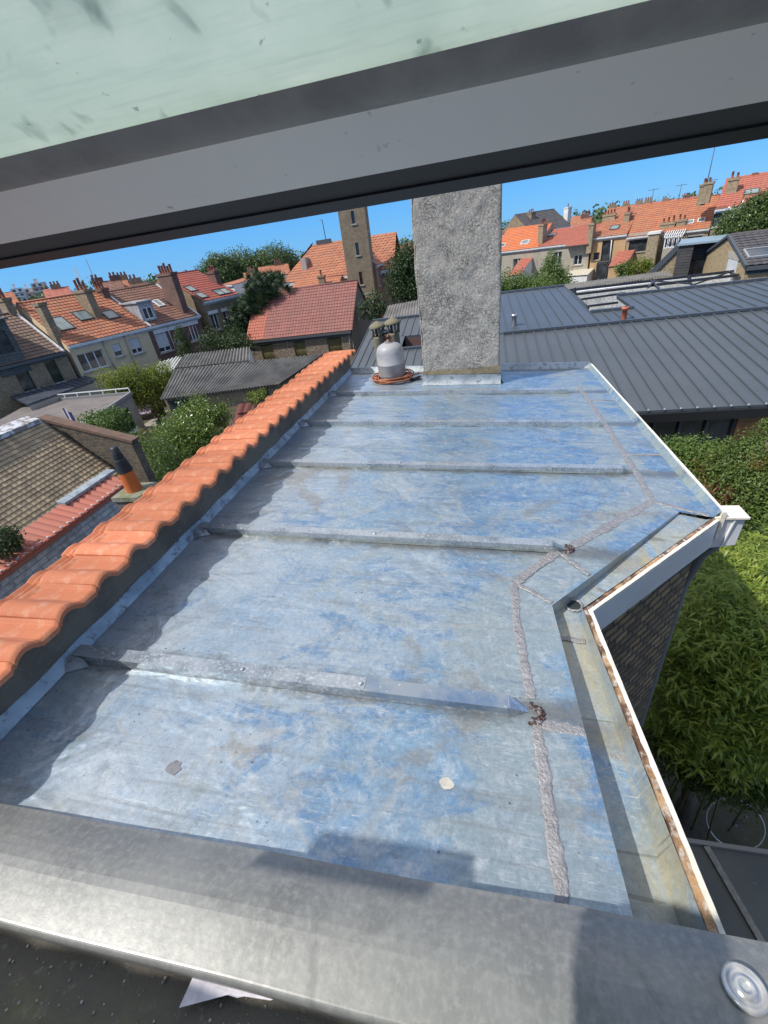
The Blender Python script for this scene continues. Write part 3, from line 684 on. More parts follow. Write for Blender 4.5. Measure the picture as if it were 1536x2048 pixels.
for k in range(11): t = k/10; sec.append((.322-.184*t, -1.097+(.030*sin(min(1, t/.55)*pi/2) if t < .55 else .030-.008*((t-.55)/.45)**1.2)))
for k in range(1, 9): a = k/8*rad(95); sec.append((.138-.014*sin(a), -1.075-.014+.014*cos(a)))
sec.append((.125, -1.124))
nk = 60
def sp(u, j):
    x = -1.75+3.0*u; y, z = sec[j]; return V((x, y+.0025*mn.noise(V((x*3, 0, 0))), z+.002*mn.noise(V((x*3, 5, 0)))))+EX
for j in range(len(sec)-1): st_.grid(lambda u, v: sp(u, j).lerp(sp(u, j+1), v), nk, 1)
strip = st_.build('aluminium_strip', ALU, own)
sw = at_z(1490, 1976, -1.0665)+EX
mb = MB(); mb.lathe([(.038, -.002), (.038, .003), (.033, .006), (.027, .002), (.020, .002), (.018, .006), (.010, .0075), (.009, .005), (.004, .004), (.0005, .004)], (0, 0, 0), 28); so_ = mb.build('washer_screw', mat('steel_screw', (.6, .6, .58), (.4, .4, .4), 20, rough=.25, metal=.55), strip)
so_.location = sw; so_.rotation_euler = (-.14, 0, 0); so_.scale = (.82, .82, .82)
# sash
sa = thing('roof_window', 'open window sash with pale green pane and grey aluminium rail hanging over the view', 'window', (0, .40, .025))
def sq(x, t, n_): return V((x, -.906*t+.423*n_, .423*t+.906*n_))
def sbar(m_, x0, x1, t0, t1, n0, n1): m_.hexa([sq(x0, t0, n0), sq(x1, t0, n0), sq(x1, t1, n0), sq(x0, t1, n0), sq(x0, t0, n1), sq(x1, t0, n1), sq(x1, t1, n1), sq(x0, t1, n1)])
RAIL = mat('grey_anodised_rail', (.90, .86, .79), (.86, .82, .76), 6, .4, .6, (.45, .43, .40), 60, .66, .74, rough=.5, metal=.1)
SEAL = mat('black_seal', (.045, .047, .048), rough=.65); SEAL2 = mat('dark_seal', (.010, .011, .014), rough=.5)
GASK = mat('grey_gasket', (.33, .32, .29), (.26, .25, .235), 20, rough=.55, bmp=.2, bs=200)
X0, X1 = -.50, .62
mb = MB(); sbar(mb, X0, X1, .036, .092, 0, .03); mb.build('rail', RAIL, sa)
mb = MB(); sbar(mb, X0, X1, .014, .0355, .0015, .03); mb.build('seal', SEAL, sa)
mb = MB(); sbar(mb, X0, X1, .0, .0135, .0, .022); mb.build('outer_seal', SEAL2, sa)
mb = MB(); mb.grid(lambda u, v: sq(X0+(X1-X0)*u, .0912+.0253*v, -.0006-.004*sin(v*pi)), 2, 10); mb.build('gasket', GASK, sa)
pm, nt_, b = new_mat('dirty_green_pane'); co = N(nt_, 'ShaderNodeTexCoord').outputs['Object']
blot_ = ramp(nt_, noise(nt_, mapping(nt_, co, (1.2, .8, 1), (0, 0, .5)), 27, 3, .5, .4), [(.605, 0.), (.69, .65)])
fleck = ramp(nt_, noise(nt_, co, 130, 2, .5), [(.70, 0.), (.75, .55)])
c_ = mixc(nt_, ramp(nt_, noise(nt_, co, 9, 6, .7), [(.35, 0.), (.65, 1.)]), (.60, .68, .62), (.70, .76, .71))
c_ = mixc(nt_, blot_, c_, (.20, .28, .26)); c_ = mixc(nt_, fleck, c_, (.12, .15, .13)); c_ = mixc(nt_, ramp(nt_, noise(nt_, mapping(nt_, co, (3, 40, 1), (0, 0, .7)), 6, 4, .6), [(.5, 0.), (.75, .35)]), c_, (.42, .50, .46))
nt_.links.new(c_, b.inputs['Base Color']); b.inputs['Roughness'].default_value = .32; b.inputs['Specular IOR Level'].default_value = .8
bump(nt_, b, noise(nt_, co, 220, 3, .6), .12, .001)
tr = N(nt_, 'ShaderNodeBsdfTranslucent'); nt_.links.new(c_, tr.inputs[0]); ms = N(nt_, 'ShaderNodeMixShader'); ms.inputs[0].default_value = .8
nt_.links.new(b.outputs[0], ms.inputs[1]); nt_.links.new(tr.outputs[0], ms.inputs[2]); nt_.links.new(ms.outputs[0], nt_.nodes['Material Output'].inputs[0])
mb = MB(); sbar(mb, X0, X1, .112, .236, .001, .006); mb.build('pane', pm, sa)
mb = MB(); sbar(mb, X0, X1, .232, .262, -.006, .0005); mb.build('glazing_bar', GASK, sa)
mb = MB(); sbar(mb, X0, X1, .262, .95, .001, .006); mb.build('upper_pane', pm, sa)
mb = MB(); sbar(mb, X0, X1, .95, 1.02, 0, .03); mb.build('top_rail', RAIL, sa)
for (x0, x1, y0, y1, z_) in ((-.83, -.58, -.40, -.235, .25), (-1.50, -1.13, -.285, -.215, .30)):  # unseen plates on thin arms, added to cast shadows on strip and deck
    mb = MB(); mb.hexa([V(q)+EX for q in [(x0, y0, z_), (x1, y0, z_), (x1, y1, z_), (x0+.03, y1+.0, z_), (x0, y0, z_+.02), (x1, y0, z_+.02), (x1, y1, z_+.02), (x0+.03, y1, z_+.02)]]); mb.tube([V(((x0+x1)/2, y0+.02, z_+.01))+EX, V(((x0+x1)/2, -.66, z_+.05))+EX], .0015, 6); mb.build('shadow_plate', RAIL, own)
# ------------------------------------------------------------------ houses
GLASS = mat('dark_glass', (.02, .025, .03), (.06, .07, .08), 1.5, rough=.08, spec=.8)
GLASSL = mat('sky_glass', (.13, .17, .18), (.20, .25, .26), 1.5, rough=.15, spec=.9)
FRW = mat('white_frame', (.68, .69, .70), rough=.45)
FRD = mat('dark_frame', (.035, .04, .045), rough=.5)
STONE = mat('pale_stone', (.40, .37, .31), (.32, .29, .24), 5, rough=.9)
SHUT = mat('roller_shutter', (.58, .59, .60), (.52, .53, .54), 3, rough=.5)
GUTW = mat('white_gutter', (.60, .61, .62), (.48, .49, .50), 4, rough=.5)
GUTD = mat('dark_gutter', (.08, .085, .09), rough=.5)
REND_Y = mat('cream_render', (.62, .50, .33), (.54, .43, .28), 1.0, .4, .7, (.30, .25, .17), 7, .6, .8, rough=.95, bmp=.3)
REND_G = mat('grey_beige_render', (.38, .34, .27), (.28, .25, .20), 1.0, .4, .7, (.20, .18, .15), 7, .6, .8, rough=.95, bmp=.3)
REND_O = mat('ochre_render', (.46, .31, .16), (.39, .26, .14), 1.0, .4, .7, rough=.95, bmp=.3)
REND_W = mat('white_render', (.68, .67, .66), (.58, .57, .56), 1.5, rough=.9, bmp=.2)
T_OR = tilemat('orange_roof_tiles', (.44, .16, .075), (.35, .12, .065), (.30, .15, .09))
T_OR2 = tilemat('bright_orange_tiles', (.58, .17, .06), (.50, .14, .055), (.46, .18, .09))
T_RD = tilemat('red_roof_tiles', (.34, .075, .055), (.28, .065, .05), (.30, .10, .07))
T_BR = tilemat('brown_roof_tiles', (.26, .12, .08), (.18, .085, .06), (.15, .09, .065))
T_DB = tilemat('dark_brown_tiles', (.22, .14, .10), (.16, .10, .075), (.12, .09, .07))
T_BARN = tilemat('barn_tiles', (.27, .105, .085), (.22, .085, .07), (.20, .10, .085), s=.5)
T_PK = tilemat('pinkish_red_tiles', (.42, .13, .085), (.36, .11, .075), (.36, .14, .10))
T_SL = tilemat('dark_slate_tiles', (.075, .07, .075), (.055, .052, .058), (.10, .09, .09))
CLAYP = mat('clay_chimney_pot', (.32, .11, .07), (.14, .07, .05), 5, rough=.85)
def tiles(m_, O, S, T, sl, tl, tw=.26, course=.32, amp=.025, stepz=.03, seg=4):
    """courses of wavy tiles from O along S (ridge direction, length sl) and up T (length tl)"""
    O, S, T = V(O), V(S).normalized(), V(T).normalized(); Nn = S.cross(T).normalized()
    if Nn.z < 0: Nn = -Nn
    nc = max(1, round(tl/course)); ns = max(1, round(sl/tw)); ch_ = tl/nc; cw = sl/ns
    for c in range(nc):
        k0 = len(m_.v); off_ = .5*(c % 2)
        for i in range(ns*seg+1):
            ph = i/seg; wv = amp*(abs(sin(pi*ph))-.3) if seg > 1 else 0
            b = O+S*(ph*cw)
            m_.v += [b+T*(c*ch_)+Nn*(wv+stepz-.022), b+T*(c*ch_)+Nn*(wv+stepz), b+T*((c+1)*ch_)+Nn*(wv)]
        for i in range(ns*seg):
            a = k0+i*3; cell = [((i//seg)+.5, c+.5)]*4
            m_.f.append((a, a+3, a+4, a+1)); m_.uv[len(m_.f)-1] = cell
            m_.f.append((a+1, a+4, a+5, a+2)); m_.uv[len(m_.f)-1] = cell
def holed(m_, x0, x1, z0, z1, holes, y=0, depth=.14):
    xs = sorted({x0, x1, *[min(max(h[0], x0), x1) for h in holes], *[min(max(h[1], x0), x1) for h in holes]}); zs = sorted({z0, z1, *[min(max(h[2], z0), z1) for h in holes], *[min(max(h[3], z0), z1) for h in holes]})
    for a, b in zip(xs[:-1], xs[1:]):
        for c, d in zip(zs[:-1], zs[1:]):
            mx, mz = (a+b)/2, (c+d)/2
            if any(h[0] < mx < h[1] and h[2] < mz < h[3] for h in holes): continue
            m_.quad((a, y, c), (b, y, c), (b, y, d), (a, y, d))
    for (a, b, c, d) in [h[:4] for h in holes]:
        e = y+depth; m_.quad((a, y, c), (b, y, c), (b, e, c), (a, e, c)); m_.quad((a, y, d), (a, e, d), (b, e, d), (b, y, d)); m_.quad((a, y, c), (a, e, c), (a, e, d), (a, y, d)); m_.quad((b, y, c), (b, y, d), (b, e, d), (b, e, c))
def window(root, a, b, c, d, y=0., panes=2, frame=FRW, glass=GLASS, shutter=0, sill=True, lintel=None, depth=.14, fw=.06, bars=()):
    m_ = MB(); y1 = y+depth-.03; y2 = y+depth+.02
    m_.box(a, b, y1, y2, c, c+fw); m_.box(a, b, y1, y2, d-fw, d); m_.box(a, a+fw, y1, y2, c+fw, d-fw); m_.box(b-fw, b, y1, y2, c+fw, d-fw)
    for i in range(1, panes): x = a+(b-a)*i/panes; m_.box(x-fw*.6, x+fw*.6, y1-.004, y2, c+fw, d-fw)
    wo = m_.build('window', frame, root)
    g = MB(); g.quad((a+fw*.5, y2-.02, c+fw*.5), (b-fw*.5, y2-.02, c+fw*.5), (b-fw*.5, y2-.02, d-fw*.5), (a+fw*.5, y2-.02, d-fw*.5)); g.build('pane', glass, wo)
    if sill: s_ = MB(); s_.box(a-.10, b+.10, y-.09, y+depth-.05, c-.10, c-.003); s_.build('sill', STONE, wo)
    if lintel: s_ = MB(); s_.box(a-.15, b+.15, y-.03, y-.0025, d+.003, d+.25); s_.build('lintel', lintel, wo)
    if shutter:
        s_ = MB(); zz = d-(d-c)*shutter; k = int((d-zz)/.06)
        for i in range(k): z_ = zz+i*(d-zz)/k; s_.box(a+.01, b-.01, y1-.035, y1-.012, z_, z_+(d-zz)/k-.008)
        s_.build('shutter', SHUT, wo)
    return wo
class House:
    """rear or front elevation at local y=0 facing -y, ridge parallel to local x"""
    def __init__(s, name, label, A, B, ze, ridge_px, dep, wallm, tilem, cat='house', group=None, tw=.26, course=.32, holes=(), gut=GUTW, back=True, amp=.025, over=.12, verge=.0, base=G, B3=None):
        a = at_z(*A, ze) if not isinstance(A, V) else A; b = (at_z(*B, ze) if not isinstance(B, V) else B)
        s.rz = atan2(b.y-a.y, b.x-a.x); s.t = thing(name, label, cat, (a.x, a.y, base), s.rz, group); s.W = hypot(b.x-a.x, b.y-a.y); s.fr = Fr(s.t); s.ze = ze-base
        bpy.context.view_layer.update()
        rp = s.fr.hit(ridge_px, (0, 1, 0), dep) if isinstance(ridge_px, tuple) else None
        s.zr = rp.z if rp else s.ze+ridge_px; s.dep = dep; s.m = (s.zr-s.ze)/dep; s.tm = tilem; s.wm = wallm; s.gut = gut; s.holes = []; s.over = over
        s.k = (name, tw, course, amp, back, verge)
    def fac(s, px, y=0): return s.fr.hit(px, (0, 1, 0), y)
    def slope(s, px): return s.fr.hit(px, (0, -s.m, 1), s.ze)
    def rect(s, p0, p1, y=0): a, b = s.fac(p0, y), s.fac(p1, y); return (min(a.x, b.x), max(a.x, b.x), min(a.z, b.z), max(a.z, b.z))
    def win(s, p0, p1, **k):
        """p0 top-left, p1 bottom-right pixels, as upright rectangle"""
        r = s.rect(p0, p1); s.holes.append(r); window(s.t, *r, **k); return r
    def winc(s, px, w_, h_, **k):
        c = s.fac(px); r = (c.x-w_/2, c.x+w_/2, c.z-h_/2, c.z+h_/2); s.holes.append(r); window(s.t, *r, **k); return r
    def finish(s, gable=None, z0=0):
        W, d, ze, zr = s.W, s.dep, s.ze, s.zr; name, tw, course, amp, back, verge = s.k
        m_ = MB(); holed(m_, 0, W, z0, ze-.005, s.holes); D = 2*d
        for x in (0, W):
            if gable: pass
            m_.poly([(x, 0, z0), (x, D, z0), (x, D, ze), (x, d, zr-.03), (x, 0, ze)])
        m_.quad((0, D, z0), (W, D, z0), (W, D, ze), (0, D, ze)); s.wall = m_.build('wall', s.wm, s.t)
        r_ = MB(); sl = W+2*verge; o = s.over; T = V((0, 1, s.m)); tl = (T.length)*(d+o)
        tiles(r_, (-verge, -o, ze-s.m*o+.03), (1, 0, 0), T, sl, tl, tw, course, amp)
        T2 = V((0, -1, s.m)); tiles(r_, (W+verge, D+o, ze-s.m*o+.03), (-1, 0, 0), T2, sl, tl, tw*2, course*2, amp)
        # underside and verge edges
        for x in (-verge, W+verge): r_.quad((x, -o, ze-s.m*o-.05), (x, -o, ze-s.m*o+.04), (x, d, zr+.04), (x, d, zr-.05)); r_.quad((x, D+o, ze-s.m*o+.04), (x, D+o, ze-s.m*o-.05), (x, d, zr-.05), (x, d, zr+.04))
        r_.tube([(-verge, d, zr+.03), (W+verge, d, zr+.03)], .09, 8)
        s.roof = r_.build('roof', s.tm, s.t)
        g = MB(); g.box(-.02, W+.02, -o-.10, -o+.0, ze-s.m*o-.16, ze-s.m*o+.0); g.box(-.02, W+.02, -.02-.0, -.003, ze-s.m*o-.30, ze-s.m*o-.0); g.build('gutter', s.gut, s.t)
        return s
    def stack(s, px, top_px, w_=.9, d_=.5, material=None, pots=3, cap=True, y=None, pot_r=.10, pot_h=.45, lead=True):
        """chimney whose front foot is at px on the slope and whose top front edge is at top_px"""
        p = s.slope(px); top = s.fac(top_px, p.y).z; material = material or s.wm
        m_ = MB(); m_.box(p.x-w_/2, p.x+w_/2, p.y, p.y+d_, p.z-.5-(d_*abs(s.m)), top)
        if cap: m_.box(p.x-w_/2-.06, p.x+w_/2+.06, p.y-.06, p.y+d_+.06, top-.18, top+.003)
        c = m_.build('chimney', material, s.t); r_ = random.Random(int(px[0]*7+px[1]))
        for i in range(pots):
            if w_ >= d_: q = (p.x+(i+.5)*w_/pots-w_/2, p.y+d_/2)
            else: q = (p.x, p.y+(i+.5)*d_/pots)
            h_ = pot_h*r_.uniform(.8, 1.3); b_ = MB(); b_.lathe([(pot_r*1.15, top), (pot_r, top+.08), (pot_r*.85, top+h_*.9), (pot_r*1.05, top+h_*.92), (pot_r*1.05, top+h_), (pot_r*.7, top+h_), (pot_r*.65, top+h_*.5)], (q[0], q[1], 0), 10); b_.build('chimney_pot', CLAYP, c)
        return p, top
    def skylight(s, px, w_=.8, h_=1.1, frame=FRD, glass=GLASSL):
        p = s.slope(px); T = V((0, 1, s.m)).normalized(); Nn = V((0, -s.m, 1)).normalized(); X = V((1, 0, 0)); m_ = MB()
        def P(a, b, c): return p+X*a+T*b+Nn*c
        f = .07
        for (a0, a1, b0, b1) in ((-w_/2, w_/2, -h_/2, -h_/2+f), (-w_/2, w_/2, h_/2-f, h_/2), (-w_/2, -w_/2+f, -h_/2+f, h_/2-f), (w_/2-f, w_/2, -h_/2+f, h_/2-f)):
            m_.hexa([P(a0, b0, -.02), P(a1, b0, -.02), P(a1, b1, -.02), P(a0, b1, -.02), P(a0, b0, .12), P(a1, b0, .12), P(a1, b1, .12), P(a0, b1, .12)])
        o = m_.build('skylight', frame, s.t); g = MB(); g.quad(P(-w_/2+f*.5, -h_/2+f*.5, .10), P(w_/2-f*.5, -h_/2+f*.5, .10), P(w_/2-f*.5, h_/2-f*.5, .10), P(-w_/2+f*.5, h_/2-f*.5, .10)); g.build('pane', glass, o)
    def pipe(s, pts, r=.04, material=GUTW, y=-.07, name='drainpipe'):
        m_ = MB(); m_.tube([V((s.fac(p).x, y, s.fac(p).z)) for p in pts], r, 6); m_.build(name, material, s.t)
    def verge_strip(s, x, w_=.14, material=GUTW):
        m_ = MB(); m_.slab([(x-w_/2, -.15, s.ze-.15*s.m+.10), (x+w_/2, -.15, s.ze-.15*s.m+.10), (x+w_/2, s.dep, s.zr+.10), (x-w_/2, s.dep, s.zr+.10)], .10); m_.build('verge_flashing', material, s.t)
def Z1(x, y): return (x/3.84, 480+y/3.84)
def Z2(x, y): return (200+x/5.12, 520+y/5.12)
def Z3(x, y): return (1000+x/6.144, 400+y/6.144)
def Z4(x, y): return (1230+x/5.02, 330+y/5.02)
def Z5(x, y): return (x/4.267, 740+y/4.267)
def Z6(x, y): return (380+x/3.84, 400+y/3.84)
def Z7(x, y): return (x/6.98, 560+y/6.98)
# --- left row: one line of backs
Y0 = at_z(133, 690, -3.0); BR = at_z(397, 628, -3.0); rowd = (BR-Y0).normalized()
def on_row(px):
    """point on the row line at the pixel's bearing, z=-3"""
    d = ray(*px); den = d.x*rowd.y-d.y*rowd.x; t = (Y0.x*rowd.y-Y0.y*rowd.x)/den; p = d*t; return V((p.x, p.y, -3.0))
YR = on_row((291, 651))
h = House('cream_house', 'cream rendered terraced house with bright orange tiled roof and three skylights', Y0, YR, -3.0, (150, 590), 4.2, REND_Y, T_OR, group='terraced houses at the left')
h.winc(Z1(715, 925), 1.75, 1.15, panes=3); h.winc(Z1(905, 845), .62, .85, panes=1, shutter=.6); h.winc(Z1(1045, 812), .85, 1.05, panes=2, shutter=.68)
h.winc((300, 742), .9, .5, panes=1)
h.finish()
h.skylight(Z1(473, 650), .95, 1.5, glass=GLASSL); h.skylight(Z1(637, 587), 1.0, 1.1, glass=GLASSL); h.skylight(Z1(850, 580), .9, 1.0)
h.stack(Z7(830, 820), Z7(600, 310), .42, .75, BR_YEL, 0); h.stack(Z1(770, 605), Z1(690, 375), .5, 1.5, BR_YEL, 3, pot_h=.6)
h.pipe([Z1(780, 770), Z1(850, 930), Z1(890, 1000)], .05, STONE); h.pipe([Z1(935, 690), Z1(1000, 880), Z1(1050, 1000)], .04, STONE)
# brown-roofed neighbour
h = House('brick_house', 'dark brick terraced house with brown tiled roof and a white dormer window', YR+V((.01, .03, 0)), BR, -3.0, (262, 577), 4.2, BR_RED, T_BR, group='terraced houses at the left')
r = h.winc(Z2(648, 835), 1.05, 1.45, panes=2, shutter=.78); h.winc(Z2(778, 780), .36, 1.1, panes=1); h.winc(Z2(955, 735), .95, 1.35, panes=3)
h.finish()
lm = MB(); q0, q1 = h.fac(Z2(545, 745)), h.fac(Z2(1000, 640)); lm.box(q0.x, q1.x, -.05, -.003, q0.z-.12, q0.z+.14); lm.build('lintel_band', REND_W, h.t)
h.pipe([Z2(680, 640), Z2(700, 740), Z2(775, 930)], .04)
h.skylight(Z2(600, 450), .55, .9, frame=FRW, glass=GLASSL); h.skylight(Z2(725, 432), .9, 1.0, glass=GLASS)
h.verge_strip(.25); h.verge_strip(h.W-.1)
p, tp = h.stack(Z1(840, 465), Z1(790, 370), .5, 1.2, BR_RED, 3, pot_h=.45)
# dormer
pd = h.slope(Z2(525, 628)); dm = MB(); dw, dh = 1.15, 1.35; yb = pd.y+dh/h.m
dm.poly([(pd.x-dw/2, pd.y, pd.z), (pd.x-dw/2, pd.y, pd.z+dh), (pd.x-dw/2, yb, pd.z+dh)]); dm.poly([(pd.x+dw/2, pd.y, pd.z), (pd.x+dw/2, yb, pd.z+dh), (pd.x+dw/2, pd.y, pd.z+dh)])
holed(dm, pd.x-dw/2, pd.x+dw/2, pd.z, pd.z+dh, [(pd.x-.38, pd.x+.42, pd.z+.18, pd.z+.98)], pd.y, .06); dm.slab([(pd.x-dw/2-.1, pd.y-.12, pd.z+dh+.08), (pd.x+dw/2+.1, pd.y-.12, pd.z+dh+.08), (pd.x+dw/2+.1, yb, pd.z+dh+.08), (pd.x-dw/2-.1, yb, pd.z+dh+.08)], .10)
dmo = dm.build('dormer', mat('dormer_zinc', (.34, .35, .37), (.25, .26, .28), 3, rough=.6), h.t); w_ = window(h.t, pd.x-.38, pd.x+.42, pd.z+.18, pd.z+.98, pd.y, 2, depth=.06); w_.parent = h.t
# red-roofed taller house
RA = on_row((405, 608)); zr_ = -2.15; RA = V((RA.x+.1, RA.y-.0, zr_)); RB = on_row((478, 592)); RB = V((RB.x, RB.y, zr_))
h = House('red_roofed_house', 'taller brown brick house with deep red roof and four pale skylights', RA, RB, zr_, (400, 541), 4.4, BR_YEL, T_RD, group='terraced houses at the left', tw=.3, course=.35)
h.winc(Z2(1187, 632), .75, 1.25, panes=2, lintel=REND_W); h.winc(Z2(1297, 600), .38, 1.15, panes=1, lintel=REND_W); h.winc(Z2(1400, 570), .7, 1.15, panes=2, lintel=REND_W)
h.finish()
for q in ((930, 303), (1040, 370), (1215, 340), (1282, 327)): h.skylight(Z2(*q), .75, .95, glass=GLASSL)
h.stack((366, 603), (352, 543), .55, 1.7, BR_RED, 5, pot_h=.55); h.stack((440, 570), (434, 541), .5, .9, BR_RED, 3, pot_h=.4)
# small cypress before it and lean-to roofs
# dark slate dormer house at far left
DA = on_row((-60, 760)); DB = on_row((128, 699)); DA = DA+V((0, 0, -.25)); DB = DB+V((-.02, -.02, -.25))
h = House('slate_dormer_house', 'yellow brick house with brown tiles, slate-hung dormer and black windows at far left', DA, DB, -3.25, (40, 625), 4.0, BR_YEL, T_DB, gut=GUTD, group='terraced houses at the left')
h.win(Z1(60, 940), Z1(290, 1140), panes=1, frame=FRD, shutter=0); h.win(Z1(305, 885), Z1(500, 1080), panes=1, frame=FRD)
h.finish()
h.stack(Z7(215, 500), Z7(120, 245), .45, 1.1, BR_YEL, 2, pot_h=.6); h.verge_strip(h.W-.1)
p = h.slope(Z7(60, 930)); SLT = brick('slate_hanging', (.10, .115, .12), (.085, .10, .105), (.05, .055, .06), .5, .16, .012, (.07, .08, .08))
dm = MB(); x0, x1 = h.fac(Z7(-250, 900)).x, h.fac(Z7(270, 940)).x; zz = h.ze+.05; dh = 2.3; y0_ = .05
wr = h.rect(Z7(20, 680), Z7(150, 880)); wr = (wr[1]-1.3, wr[1], h.ze+.55, h.ze+1.75)
holed(dm, x0, x1, zz-.7, zz+dh-.1, [wr], -.06, .1)
dm.poly([(x1, -.06, zz-.7), (x1, .0, zz-.7), (x1, dh/h.m, zz+dh), (x1, -.06, zz+dh-.1)]); dm.slab([(x0, -.2, zz+dh), (x1+.15, -.2, zz+dh), (x1+.15, dh/h.m, zz+dh+.1), (x0, dh/h.m, zz+dh+.1)], .1)
dm.build('dormer', SLT, h.t); window(h.t, *wr, y=-.06, panes=2, frame=FRD, depth=.1, sill=False)
# standing seam lean-to in front
def seamroof(name, label, quad, ns, material, seam_m=None, h_=.035, w_=.03, cat='roof', thick=.12, parent=None, partname='roof', clip=None, walls=None, wallm=None, group=None, along=(0, 1)):
    """quad: far-left, far-right, near-right, near-left world points. seams run far -> near"""
    c = sum(quad, V())/4; c = V((c.x, c.y, G))
    t = parent or thing(name, label, cat, c, 0, group); c = V(t.location)
    q = [p-c for p in quad]; m_ = MB(); m_.slab(q, thick); ro = m_.build(partname, material, t); s_ = MB()
    for i in range(ns+1):
        u = i/ns; a = q[0].lerp(q[1], u); b = q[3].lerp(q[2], u); s_.beam(a+V((0, 0, h_/2)), b+V((0, 0, h_/2)), w_, h_)
    s_.build('seams', seam_m or material, ro)
    if walls:
        wmm = MB()
        for i, j in walls: a, b = q[i], q[j]; wmm.quad((a.x, a.y, 0), (b.x, b.y, 0), (b.x, b.y, b.z-thick), (a.x, a.y, a.z-thick))
        wmm.build('wall', wallm or REND_G, t)
    return t
NAVY = mat('dark_navy_zinc', (.065, .075, .10), (.085, .095, .12), 1.5, rough=.45, metal=.3)
qa = [at_z(*Z5(60, 215), -4.95), at_z(*Z5(640, 35), -4.95), at_z(*Z5(835, 80), -5.2), at_z(*Z5(240, 290), -5.2)]
seamroof('lean_to', 'dark seamed metal lean-to roof beneath the black windows at left', qa, 12, NAVY, cat='lean-to', walls=[(3, 2), (2, 1)], wallm=REND_G)
# flat concrete annex
za = -5.6; A0 = at_z(262, 788, za); A1 = at_z(172, 849, za); A2 = at_z(-60, 872, za); A3 = at_z(60, 806, za)
ax = thing('flat_roof_annex', 'flat roofed grey concrete annex with white edge trim and a dark glass door', 'annex', (A1.x, A1.y, G)); AO = V((-A1.x, -A1.y, -G))
mb = MB(); mb.slab([A2+AO, A1+AO, A0+AO, A3+AO], .12); mb.build('roof', mat('roof_felt', (.17, .15, .14), (.14, .12, .115), 1.2, c3=(.26, .24, .22), s3=5, l3=.62, h3=.7, rough=.95), ax)
mb = MB(); mb.beam(A2+AO+V((0, 0, .03)), A1+AO+V((0, 0, .03)), .28, .2); mb.build('edge_trim', mat('pale_metal_trim', (.62, .64, .66), (.45, .47, .5), 3, rough=.5), ax)
mb = MB(); mb.beam(A1+AO+V((0, 0, .03)), A0+AO+V((0, 0, .03)), .16, .2); mb.beam(A0+AO+V((0, 0, .03)), A3+AO+V((0, 0, .03)), .16, .2); mb.build('parapet', mat('dark_trim', (.20, .20, .20), rough=.7), ax)
lad = MB(); u0, u1 = A3+AO+V((0, 0, .35)), A0+AO+V((0, 0, .35)); lad.beam(u0, u1, .05, .05)
for k in range(9): q = u0.lerp(u1, k/8); lad.beam(q-V((0, 0, .35)), q, .04, .04, (0, 1, 0))
lad.build('rail', FRW, ax)
CONC = mat('grey_concrete', (.27, .265, .25), (.20, .195, .185), 1.5, .4, .65, (.33, .32, .30), 8, rough=.95, bmp=.4)
mb = MB(); P1, P0 = A1+AO, A0+AO
dr = (P0-P1).normalized(); LL = (P0-P1).length; t = ax
# wall with door, built in the wall's own plane
def wq(m_, s0, s1, z0, z1, o_=0):
    nn = V((dr.y, -dr.x, 0))*o_; a = P1+dr*s0; b = P1+dr*s1; m_.quad(V((a.x, a.y, z0))+nn, V((b.x, b.y, z0))+nn, V((b.x, b.y, z1))+nn, V((a.x, a.y, z1))+nn)
H_ = -5.6-G-.12; s_d0, s_d1 = LL*.52, LL*.80
wq(mb, 0, s_d0, 0, H_); wq(mb, s_d1, LL, 0, H_); wq(mb, s_d0, s_d1, H_-.35, H_); bk = P0; mb.quad((P0.x, P0.y, 0), ((A3+AO).x, (A3+AO).y, 0), ((A3+AO).x, (A3+AO).y, H_), (P0.x, P0.y, H_)); mb.quad(((A2+AO).x, (A2+AO).y, 0), (P1.x, P1.y, 0), (P1.x, P1.y, H_), ((A2+AO).x, (A2+AO).y, H_)); mb.build('wall', CONC, ax)
mb = MB(); wq(mb, s_d0, s_d1, 0, H_-.35, -.12); do = mb.build('door', GLASS, ax); mb = MB()
for s_ in (s_d0+.05, (s_d0+s_d1)/2, s_d1-.05): a = P1+dr*s_; mb.beam(V((a.x, a.y, 0)), V((a.x, a.y, H_-.35)), .07, .07, (0, 1, 0))
mb.build('door_frame', FRD, do)
# old brown tiled roof and its gable wall, nearer on the left
T_OLD = tilemat('old_flemish_tiles', (.43, .32, .19), (.25, .18, .11), (.20, .155, .10), rough=.55, s=3)
oa, ob = V((-8.75, 2.6, -2.05)), V((-8.75, 6.85, -2.12))
ot = thing('old_tiled_outbuilding', 'outbuilding with old mottled brown tiled roof beyond the painted garden wall', 'outbuilding', (-8.75, 6.9, G)); OO = V((8.75, -6.9, -G))
mb = MB(); tiles(mb, oa+OO, (0, 1, 0), (1, 0, -1.0), 4.27, 2.7, .15, .15, .022, .0, 4)
